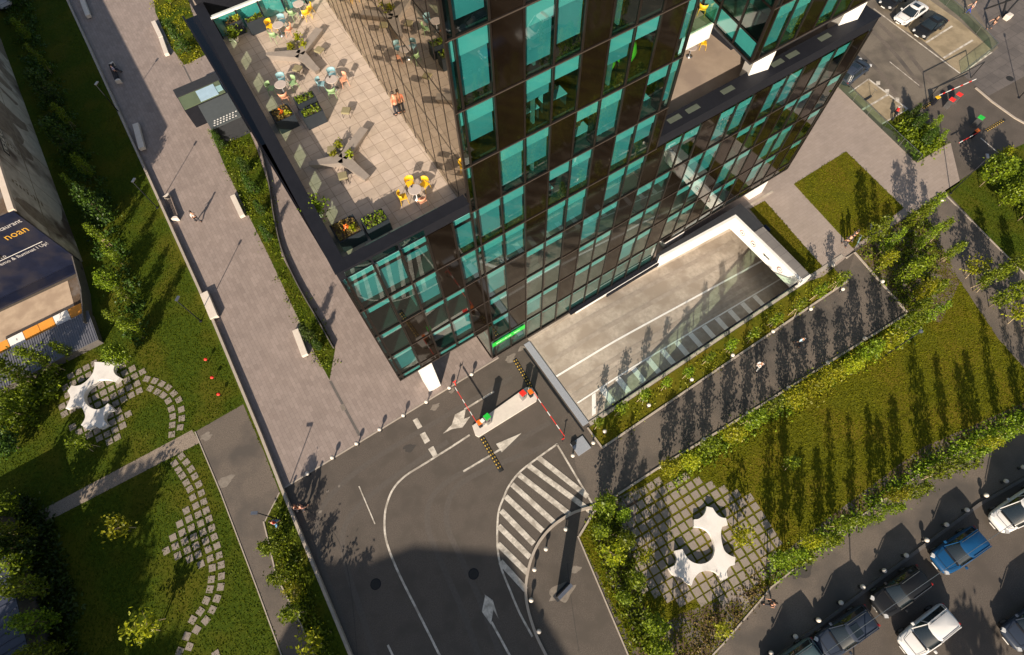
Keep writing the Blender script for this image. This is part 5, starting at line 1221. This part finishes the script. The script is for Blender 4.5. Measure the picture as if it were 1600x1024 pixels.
def armbench(arms, c, label):
    t = thing('three_armed_bench', label, 'bench', (0, 0, TZ), 0, 'three-armed concrete benches'); C = W(*c, TZ + .45)
    for (tip, w0, w1) in arms:
        q = W(*tip, TZ + .45); d = (q - C).normalized(); n = Vector((-d.y, d.x, 0)); P = [C + n * w0 / 2, C - n * w0 / 2, q - n * w1 / 2, q + n * w1 / 2]
        B = [C + n * w0 * .35, C - n * w0 * .35, q - n * w1 * .25 - d * .25, q + n * w1 * .25 - d * .25]
        MB().prism([(p.x, p.y) for p in B], 0, .45, [(p.x, p.y) for p in P]).build('arm', M['bench_t'], t)
armbench([((416, 84), .75, .28), ((499, 44), .55, .55), ((496, 110), .75, .38)], (468, 84), 'grey concrete bench of three arms in the upper half of the terrace')
armbench([((482, 256), .75, .28), ((569, 200), .55, .55), ((574, 278), .75, .38)], (535, 247), 'grey concrete bench of three arms in the lower half of the terrace')
def pot(px, label, r=.17, h=.3, z=0, plant=.28, lm='leaf_y', n=120, seed=1):
    q = W(px[0], px[1], TZ + z); t = thing('potted_plant', label, 'plant', q); MB().lathe([(r * .7, 0), (r, h), (r * .85, h), (r * .8, h - .04)], seg=14).build('pot', M['bench'], t, True)
    rnd = random.Random(seed); f = MB()
    for i in range(n): a = rnd.uniform(0, 6.28); q_ = abs(rnd.gauss(0, plant * .5)); leafq(f, (math.cos(a) * q_, math.sin(a) * q_, h + rnd.uniform(0, plant * 1.3)), .11, rnd)
    f.build('foliage', M[lm], t)
for i, (p, l) in enumerate((((458, 83), 'left of the centre of the upper three-armed bench'), ((468, 68), 'above the centre of the upper three-armed bench'), ((478, 80), 'right of the centre of the upper three-armed bench'), ((525, 250), 'lower left of the centre of the lower three-armed bench'), ((533, 235), 'above the centre of the lower three-armed bench'), ((550, 250), 'right of the centre of the lower three-armed bench'))):
    pot(p, 'small potted yellow-green plant ' + l, seed=i)
pot((371, 66), 'spiky potted plant by the left parapet near the top', .22, .4, plant=.5, n=260, seed=9, lm='leaf')
pot((502, 340), 'leafy potted shrub in the shade beside the lower planter boxes', .22, .45, plant=.75, n=420, seed=10, lm='leaf')
def stool():
    t = thing('stool', 'x', 'stool'); bev(MB().box(-.26, .26, -.26, .26, .32, .46).build('cushion', M['olive'], t), .04, 3)
    for sx in (-1, 1):
        for sy in (-1, 1): MB().tube((sx * .22, sy * .22, 0), (sx * .2, sy * .2, .33), .014, seg=6).build('leg', M['anth'], t)
    return t
s0 = stool(); stt = ktree(s0)
for i, (p, l) in enumerate((((455, 68), 'left of the plants on the upper three-armed bench'), ((498, 77), 'right of the upper three-armed bench'), ((464, 106), 'between the upper three-armed bench and its left café table'), ((540, 172), 'alone in the middle of the terrace'), ((518, 233), 'left of the lower three-armed bench'), ((535, 274), 'below the lower three-armed bench'))):
    q = W(*p, TZ + .45); q.z = TZ; l = 'square olive stool ' + l
    if i == 0: s0.location = q; s0.rotation_euler = (0, 0, .3); s0['label'] = l; s0['group'] = 'olive stools'
    else: dup(stt, q, .3 + i * .2, l, 'olive stools')
def planter(px, sx, sy, label, h=.9, rust=True, seed=1, rz_=0):
    q = W(px[0], px[1], TZ + h); q.z = TZ; t = thing('planter_box', label, 'planter', q, rz_, 'dark planter boxes on the terrace'); mb = MB(); w_ = .06
    for a in ((-sx, sx, -sy, -sy + w_), (-sx, sx, sy - w_, sy), (-sx, -sx + w_, -sy + w_, sy - w_), (sx - w_, sx, -sy + w_, sy - w_)): mb.box(*a, 0, h)
    mb.build('box', mat('planter_metal', (.020, .026, .034), None, 2, .6, spec=.3), t); MB().box(-sx + w_, sx - w_, -sy + w_, sy - w_, 0, h - .12).build('soil', M['soil'], t)
    rnd = random.Random(seed); f = MB()
    for i in range(int(150 * sx * sy * 4)): leafq(f, (rnd.uniform(-sx + .08, sx - .08), rnd.uniform(-sy + .08, sy - .08), h - .12 + rnd.uniform(0, .25)), .10, rnd)
    f.build('plants', M['leaf_rust' if rust else 'leaf'], t)
    if rust:
        f = MB(); 
        for i in range(22): leafq(f, (rnd.gauss(0, .06), rnd.gauss(0, .06), h + rnd.uniform(0, .25)), .08, rnd)
        f.build('orange_flower', M['orange'], t)
        f = MB()
        for i in range(60): leafq(f, (rnd.gauss(.28, .1), rnd.gauss(-.25, .1), h + rnd.uniform(0, .25)), .12, rnd)
        f.build('green_tuft', M['leaf_y'], t)
planter((541, 357), .70, .66, 'big square planter with rusty plants and an orange flower at the terrace corner', seed=1); planter((585, 343), .66, .46, 'narrow planter joined to the corner planter', rust=False, seed=2)
planter((440, 177), .60, .56, 'square planter with rusty plants and an orange flower by the left parapet', seed=3); planter((476, 153), .62, .34, 'narrow planter in the upper half of the middle planter group', rust=False, seed=4); planter((486, 173), .62, .40, 'narrow planter in the lower half of the middle planter group', rust=False, seed=5)
planter((361, 30), .55, .50, 'square planter with an orange flower behind the glass screen', seed=6); planter((398, 8), .65, .28, 'narrow planter right under the glass screen', rust=False, seed=7); planter((397, 28), .62, .30, 'narrow planter below the glass screen', rust=False, seed=8)
# balcony furniture on the right
t2 = dup(tbt, (0, 0, 0), 0, 'white round table on the open right deck'); q = W(1081, 74, RZ_ + .74); q.z = RZ_; t2.location = q
q2 = W(1100, 66, RZ_ + .5); q2.z = RZ_; dup(chs['yellow'][0], q2, .9, 'bright yellow chair beside the white table on the open right deck', 'café chairs on the terrace')
q3 = W(1099, 12, 21.5); q3.z = 21.0; dup(chs['yellow'][0], q3, 2.2, 'bright yellow chair behind the balcony glass above the right deck', 'café chairs on the terrace')

# ================================================================== CARS
def car(name, label, c, front, paintm, kind='suv', L=4.5, z=0, mats=None):
    a = W(*c, .7); b = W(*front, .7); d = b - a; rz_ = math.atan2(d.y, d.x)
    t = thing(name, label, 'car', (a.x, a.y, z), rz_, 'parked cars'); k = L / 4.5
    hz = {'suv': 1.62, 'sedan': 1.46, 'van': 2.1}[kind]; bz = {'suv': 1.02, 'sedan': .92, 'van': 1.15}[kind]
    S = [(-2.27, .60, .45, bz - .25), (-2.2, .80, .32, bz - .06), (-2.0, .88, .24, bz + .0), (-1.3, .91, .22, bz + .02), (0, .92, .22, bz), (.9, .915, .22, bz - .02), (1.5, .89, .23, bz - .09), (1.95, .84, .25, bz - .17), (2.18, .72, .32, bz - .26), (2.28, .50, .42, bz - .38)]
    mb = MB(); n = 9
    for x, w_, zb, zt in S:
        zm = (zb + zt) / 2 + .05
        mb.v += [(x * k, y, z_) for y, z_ in ((-w_ * .92, zb), (-w_, zm), (-w_ * .985, zt - .10), (-w_ * .86, zt - .01), (0, zt + .035), (w_ * .86, zt - .01), (w_ * .985, zt - .10), (w_, zm), (w_ * .92, zb))]
    for i in range(len(S) - 1):
        for q in range(n): mb.f.append((i * n + q, (i + 1) * n + q, (i + 1) * n + (q + 1) % n, i * n + (q + 1) % n)); mb.mi.append(0)
    mb.f += [tuple(range(n)), tuple(range((len(S) - 1) * n, len(S) * n))[::-1]]; mb.mi += [0, 0]
    o = mb.build('body', paintm, t, True); s = o.modifiers.new('s', 'SUBSURF'); s.levels = s.render_levels = 2
    # cabin
    xb0, xb1, xr0, xr1 = {'suv': (-2.12, 1.02, -1.78, .18), 'sedan': (-1.75, 1.0, -1.05, .22), 'van': (-2.15, 1.55, -2.05, .75)}[kind]
    wb, wr = .80, .64 if kind != 'van' else .72
    def ringp(x0, x1, w_, z_, cr=.12):
        return [(x0 * k, -w_ + cr, z_), (x0 * k + cr, -w_, z_), (x1 * k - cr * 1.5, -w_, z_), (x1 * k, -w_ + cr * 2, z_), (x1 * k + .05, 0, z_), (x1 * k, w_ - cr * 2, z_), (x1 * k - cr * 1.5, w_, z_), (x0 * k + cr, w_, z_), (x0 * k, w_ - cr, z_), (x0 * k - .03, 0, z_)]
    r0 = ringp(xb0, xb1, wb, bz - .06); r1 = ringp(xr0 - .02, xr1 + .04, wr + .02, hz - .10); r2 = ringp(xr0 + .08, xr1 - .10, wr - .08, hz - .01)
    nn = 10; m2 = MB(); m2.add(r0 + r1, [(i, (i + 1) % nn, (i + 1) % nn + nn, i + nn) for i in range(nn)])
    m2.build('window_glass', M['car_glass'], t, True)
    m3 = MB(); up = [(x, y, z_ + .004) for x, y, z_ in r1]; m3.add(up + r2 + [((xr0 + xr1) / 2 * k, 0, hz + .02)], [(i, (i + 1) % nn, (i + 1) % nn + nn, i + nn) for i in range(nn)] + [(nn + i, nn + (i + 1) % nn, 2 * nn) for i in range(nn)])
    m3.build('roof_panel', paintm, t, True)
    pl = MB()
    for s_ in (-1, 1):
        for xa, xb_ in ((xb1 - .03, xr1 + .02), (.05, -.02), (xb0 + .15, xr0 + .1)): pl.tube((xa * k, s_ * (wb + .005), bz - .04), (xb_ * k, s_ * (wr + .025), hz - .09), .035, seg=6)
        pl.tube((xr0 * k, s_ * (wr + .01), hz - .08), (xr1 * k, s_ * (wr + .01), hz - .08), .03, seg=6)
    pl.build('pillars', paintm, t)
    if kind == 'suv':
        rr = MB()
        for s_ in (-1, 1): rr.tube((xr0 * k + .15, s_ * .56, hz + .03), (xr1 * k - .15, s_ * .56, hz + .03), .02, seg=6)
        rr.build('roof_rails', M['steel'], t)
    for x in (-1.38, 1.42):
        for y in (-.80, .80):
            w_ = MB().tube((x * k, y - .11, .33), (x * k, y + .11, .33), .33, seg=20).build('wheel', M['rubber'], t); MB().tube((x * k, y - .125, .33), (x * k, y + .125, .33), .2, seg=12).build('rim', M['steel'], w_)
    for s_ in (-1, 1):
        bev(MB().cbox((.72 * k, s_ * 1.0, bz + .04), (.16, .2, .13)).build('mirror', paintm, t), .03)
        MB().cbox((2.08 * k, s_ * .66, bz - .27), (.26, .26, .12), -s_ * .5).build('headlight', M['lamp_glass'], t)
        MB().cbox((-2.19 * k, s_ * .66, bz - .2), (.10, .24, .12), s_ * .35).build('taillight', M['tail_red'], t)
    cw = MB().cbox((xb1 * k + .10, 0, bz + .015), (.12, 1.3, .03)); cw.build('wiper_cowl', M['black'], t)
    hl = MB()
    for s_ in (-1, 1): hl.tube((xb1 * k + .2, s_ * .70, bz + .005), (1.9 * k, s_ * .56, bz - .13), .012, seg=5)
    hl.tube((1.93 * k, -.56, bz - .135), (1.93 * k, .56, bz - .135), .012, seg=5); hl.build('bonnet_gap', M['black'], t)
    if kind == 'sedan' or paintm in (pg,): MB().box(-.62 * k, -.02, -.38, .38, hz + .012, hz + .028).build('sunroof', M['car_glass'], t)
    MB().box(2.235 * k, 2.275 * k, -.42, .42, .42, .56).build('grille', M['black'], t)
    MB().box(2.29 * k, 2.30 * k, -.26, .26, .36, .46).build('number_plate', M['white'], t)
    return t
M['tail_red'] = mat('tail_red', (.30, .015, .01), None, 3, .3); M['car_glass'] = mat('car_glass', (.012, .018, .022), None, 1, .06, spec=.9); M['lamp_glass'] = mat('lamp_glass', (.5, .5, .5), None, 1, .1)
pw = paint('white_paint', (.66, .65, .64)); pk = paint('black_paint', (.012, .013, .015)); pb = paint('blue_paint', (.008, .06, .16)); pg = paint('dark_slate_paint', (.03, .04, .062)); pt = paint('grey_green_paint', (.10, .15, .16))
car('parked_car', 'white car with dark windscreen in the bays at the top right, beside the black one', (1424, 20), (1398, 37), pw, 'sedan', 4.5, .016)
car('parked_car', 'black car in the bay next to the empty one at the top right', (1454, 40), (1428, 57), pk, 'sedan', 4.5, .016)
car('parked_car', 'dark car half hidden behind the building edge at the top right', (1400, -4), (1374, 13), pk, 'sedan', 4.4, .016)
car('parked_car', 'dark grey car against the building edge, left of the marked bays', (1334, 112), (1352, 98), pg, 'suv', 4.5, .016)
car('parked_car', 'bright blue hatchback parked along the kerb at the lower right', (1499, 860), (1470, 880), pb, 'suv', 4.3)
car('parked_car', 'black car with silver mirrors parked behind the blue one', (1407, 924), (1378, 945), pk, 'suv', 4.5)
car('parked_car', 'dark slate car parked behind the black one at the kerb', (1322, 988), (1293, 1008), pg, 'suv', 4.6)
car('parked_car', 'grey-green car cut by the bottom edge', (1240, 1040), (1212, 1060), pt, 'suv', 4.3)
car('parked_car', 'white car standing in the road beside the dark parked cars', (1450, 987), (1424, 1008), pw, 'suv', 4.4)
car('parked_car', 'dark car cut by the right edge near the bottom', (1612, 975), (1596, 987), pg, 'suv', 4.4)
av = car('ambulance_van', 'white van with a red stripe behind the windscreen at the right edge', (1598, 792), (1570, 811), pw, 'van', 5.6); av['category'] = 'van'; del av['group']
MB().cbox((.1, 0, 2.14), (.32, 1.25, .09)).build('red_light_bar', M['red'], av)
car('parked_car', 'white car at the top left corner', (-2, -4), (12, 12), pw, 'sedan', 4.3)
# motorcycle
def motorbike(px, label, rz_=.6):
    t = thing('motorcycle', label, 'motorcycle', W(*px, .02), rz_)
    for x in (-.65, .65):
        n = 20; mb = MB()
        for i in range(n):
            a = 2 * math.pi * i / n; b = 2 * math.pi * (i + 1) / n; mb.tube((x + .27 * math.cos(a), 0, .32 + .27 * math.sin(a)), (x + .27 * math.cos(b), 0, .32 + .27 * math.sin(b)), .05, seg=6, cap=False)
        mb.build('wheel', M['rubber'], t)
    bev(MB().cbox((0, 0, .5), (.7, .22, .3)).build('engine', M['black'], t), .04); bev(MB().cbox((.12, 0, .78), (.5, .26, .2)).build('fuel_tank', M['red'], t), .06, 3); bev(MB().cbox((-.4, 0, .78), (.6, .24, .1)).build('saddle', M['black'], t), .04)
    MB().tube((.62, 0, .34), (.42, 0, 1.0), .03).tube((.42, -.35, 1.02), (.42, .35, 1.02), .018).build('handlebar', M['steel'], t); MB().lathe([(.09, -.08), (.1, .0), (.02, .08)], (.52, 0, .9)).build('headlight', M['lamp_glass'], t)
motorbike((1396, 182), 'dark motorcycle with red tank parked at the corner of the marked bays', .5)
t = thing('scooter', 'black kick scooter standing in the marked bay beside the railing', 'scooter', W(1356, 155)); MB().box(-.4, .4, -.09, .09, .1, .14).build('deck', M['black'], t); MB().tube((.42, 0, .1), (.32, 0, 1.1), .025).tube((.32, -.25, 1.1), (.32, .25, 1.1), .018).build('handlebar', M['steel'], t); MB().tube((-.45, -.04, .1), (-.45, .04, .1), .1).tube((.45, -.04, .1), (.45, .04, .1), .1).build('wheel', M['rubber'], t)
def bicycle(px, rz_, fc, label):
    t = thing('bicycle', label, 'bicycle', W(*px, .01), rz_, 'bicycles by the square lawn')
    for x in (-.52, .52):
        mb = MB(); n = 22
        for i in range(n):
            a = 2 * math.pi * i / n; b = 2 * math.pi * (i + 1) / n; mb.tube((x + .33 * math.cos(a), 0, .34 + .33 * math.sin(a)), (x + .33 * math.cos(b), 0, .34 + .33 * math.sin(b)), .02, seg=5, cap=False)
            if i % 4 == 0: mb.tube((x, 0, .34), (x + .33 * math.cos(a), 0, .34 + .33 * math.sin(a)), .004, seg=3, cap=False)
        mb.build('wheel', M['rubber'], t)
    MB().tube((-.52, 0, .34), (-.08, 0, .3), .018).tube((-.08, 0, .3), (.36, 0, .78), .022).tube((-.08, 0, .3), (-.2, 0, .85), .02).tube((-.2, 0, .8), (.36, 0, .82), .02).tube((-.52, 0, .34), (-.2, 0, .8), .014).tube((.36, 0, .85), (.52, 0, .34), .02).build('frame', M[fc], t)
    bev(MB().cbox((-.22, 0, .92), (.26, .13, .06)).build('saddle', M['black'], t), .02); MB().tube((.34, -.26, 1.0), (.34, .26, 1.0), .014).tube((.36, 0, .82), (.34, 0, 1.0), .014).build('handlebar', M['steel'], t)
bicycle((1337, 382), .5, 'blue', 'pale blue bicycle at the lower corner of the square lawn'); bicycle((1356, 364), .9, 'white', 'white bicycle in the middle along the square lawn edge'); bicycle((1381, 353), .6, 'cream', 'cream bicycle nearest the upper end of the square lawn edge')

# ================================================================== PEOPLE
def skin(name, V, E, m_, parent, sub=2):
    me = bpy.data.meshes.new(name); me.from_pydata([v[:3] for v in V], E, []); o = bpy.data.objects.new(name, me); COL.objects.link(o)
    sk = o.modifiers.new('skin', 'SKIN'); sk.use_smooth_shade = True
    for i, v in enumerate(V): r = v[3]; me.skin_vertices[0].data[i].radius = r if isinstance(r, tuple) else (r, r)
    me.skin_vertices[0].data[0].use_root = True
    ss = o.modifiers.new('sub', 'SUBSURF'); ss.levels = ss.render_levels = sub
    dg = bpy.context.evaluated_depsgraph_get(); dg.update(); nm = bpy.data.meshes.new_from_object(o.evaluated_get(dg)); bpy.data.objects.remove(o)
    nm.materials.clear(); nm.materials.append(m_)
    for p in nm.polygons: p.use_smooth = True
    o = bpy.data.objects.new(name, nm); COL.objects.link(o); o.parent = parent; return o
def person(px, label, pose='walk', rz_=0, top=(.5, .5, .5), bot=(.03, .03, .04), hair=(.03, .02, .015), h=1.0, z=0, world=None, long_hair=False):
    p = world or W(*px, z); t = thing('person', label, 'person', p, rz_, None, h)
    tm = mat('shirt', top, None, 8, .85); bm_ = mat('trousers', bot, None, 8, .85); hm = mat('hair', hair, None, 20, .6)
    s = .26 if pose == 'walk' else .04; hipz = .93; dz = 0
    if pose == 'sit':
        hipz = .52
        LK = [(.40, .10, .50), (.42, .10, .08)]; RK = [(.40, -.10, .50), (.44, -.10, .08)]; toeL = (.58, .11, .05); toeR = (.60, -.11, .05)
    else:
        LK = [(.5 * s + .05, .10, .50), (s * .9, .10, .09)]; RK = [(-.25 * s + .04, -.10, .50), (-s * 1.0, -.10, .11)]; toeL = (s * .9 + .17, .11, .05); toeR = (-s * 1.0 + .15, -.11, .05)
    ch = hipz + .42; nk = hipz + .58; hd = hipz + .70
    arm = .22 if pose == 'walk' else .05
    V = [(0, 0, hipz, (.15, .12)), (0, 0, hipz + .22, (.135, .10)), (.0, 0, ch, (.165, .11)), (0, 0, nk, .055), (.02, 0, hd, (.075, .085)), (.02, 0, hd + .1, (.075, .09)),
         (0, .10, hipz - .08, .088), (*LK[0], .058), (*LK[1], .038), (*toeL, .035), (0, -.10, hipz - .08, .088), (*RK[0], .058), (*RK[1], .038), (*toeR, .035),
         (0, .19, ch + .04, .055), (-arm * .4, .24, ch - .24, .042), (-arm * .2 + .06, .25, ch - .47, .030), (0, -.19, ch + .04, .055), (arm * .6, -.24, ch - .24, .042), (arm * 1.3 + .06, -.25, ch - .46, .030)]
    E_ = [(0, 1), (1, 2), (2, 3), (3, 4), (4, 5), (0, 6), (6, 7), (7, 8), (8, 9), (0, 10), (10, 11), (11, 12), (12, 13), (2, 14), (14, 15), (15, 16), (2, 17), (17, 18), (18, 19)]
    for w_ in (16, 19):   # palm, four fingers and thumb
        x, y, zz = V[w_][:3]; sg = 1 if y > 0 else -1; V.append((x + .02, y, zz - .07, (.032, .016))); pi_ = len(V) - 1; E_.append((w_, pi_))
        for q, (dx, ln_) in enumerate(((-.030, .065), (-.010, .078), (.010, .075), (.030, .058))):
            V.append((x + .02 + dx, y, zz - .07 - ln_ * .55, .009)); V.append((x + .03 + dx, y - sg * .015, zz - .07 - ln_, .007)); E_ += [(pi_, len(V) - 2), (len(V) - 2, len(V) - 1)]
        V.append((x + .06, y - sg * .02, zz - .05, .010)); V.append((x + .075, y - sg * .03, zz - .085, .008)); E_ += [(w_, len(V) - 2), (len(V) - 2, len(V) - 1)]
    V.append((.115, 0, hd + .04, .012)); E_.append((4, len(V) - 1))
    skin('body', V, E_, M['skin'], t)
    g = lambda v, e: (v[0], v[1], v[2], tuple(a + e for a in v[3]) if isinstance(v[3], tuple) else v[3] + e)
    skin('shirt', [g(V[0], .012), g(V[1], .018), g(V[2], .018), (0, 0, nk - .05, .07), g(V[14], .018), g(V[15], .016), g(V[17], .018), g(V[18], .016)], [(0, 1), (1, 2), (2, 3), (2, 4), (4, 5), (2, 6), (6, 7)], tm, t, 1)
    sh = [(V[i][0], V[i][1], V[i][2] + (.03 if i in (8, 12) else 0), V[i][3]) for i in range(20)]
    skin('trousers', [g((0, 0, hipz + .04, (.15, .12)), .016), g(V[6], .016), g(V[7], .02), g(sh[8], .022), g(V[10], .016), g(V[11], .02), g(sh[12], .022)], [(0, 1), (1, 2), (2, 3), (0, 4), (4, 5), (5, 6)], bm_, t, 1)
    sm = MB()
    for tt, kk in ((toeL, LK[1]), (toeR, RK[1])): sm.cbox(((tt[0] + kk[0]) / 2 + .02, tt[1], max(.045, tt[2])), (.27, .10, .09))
    bev(sm.build('shoes', M['black'], t), .03, 2)
    hb = MB(); hb.lathe([(.098, -.02), (.104, .05), (.085, .11), (.04, .14), (.01, .145)], (.005, 0, hd + .04), 14)
    if long_hair: hb.cbox((-.07, 0, hd - .06), (.07, .17, .26))
    hb.build('hair', hm, t, True)
    return t
person((311, 347), 'person in white top and dark trousers walking across the promenade', 'walk', 2.0, (.6, .6, .6)); person((1181, 577), 'person in white walking on the shaded footpath', 'walk', .4, (.65, .65, .65), (.5, .5, .5)); person((1244, 540), 'person in pale blue top on the shaded footpath', 'walk', 1.2, (.35, .5, .6))
person((1199, 943), 'person in dark clothes with a pale bag on the walkway below the paver garden', 'walk', 2.4, (.04, .04, .05)); person((469, 796), 'person in dark clothes walking on the road near the low wall', 'walk', 0, (.05, .03, .03), long_hair=True); person((478, 795), 'second person, in a pinkish top, walking near the low wall', 'walk', .2, (.5, .25, .2))
person((1318, 384), 'dark clothed person at the corner of the footpath behind a small white ball', 'walk', 1, (.03, .03, .03)); person((1327, 376), 'dark clothed person nearest the square lawn corner', 'walk', 1.2, (.05, .04, .04), long_hair=True)
person((1511, 22), 'pedestrian in blue on the dark square at the top', 'walk', 2.2, (.35, .3, .3), (.02, .04, .25)); person((1545, 46), 'pedestrian in black with bare arms on the dark square', 'walk', 2.4, (.04, .03, .03)); person((183, 116), 'person in a pale purple top sitting on the shaded slatted bench', 'sit', .2, (.5, .45, .6), z=.05)
person(None, 'person in an orange top standing on the terrace by the mirrored glass', 'stand', 2, (.5, .16, .09), (.02, .02, .03), world=W(622, 180, TZ)); person(None, 'person sitting in the shade of the mirrored glass, dark clothes', 'stand', 1, (.05, .05, .07), (.05, .05, .07), world=W(631, 176, TZ)) if 0 else None
person((435, 819), 'person in a red and blue jacket at the tip of the low wall strip', 'walk', .4, (.5, .06, .04), (.1, .25, .45))
person((1244 - 4, 546), 'x') if 0 else None
# remove unused prototypes at the origin
for k_, pr in protos.items():
    if pr[1] == 0:
        for c in kids(pr[2]): bpy.data.objects.remove(c)
        bpy.data.objects.remove(pr[2])
for c, pr in chs.items():
    if pr[1] == 0:
        for q in kids(pr[0][0]): bpy.data.objects.remove(q)
        bpy.data.objects.remove(pr[0][0])
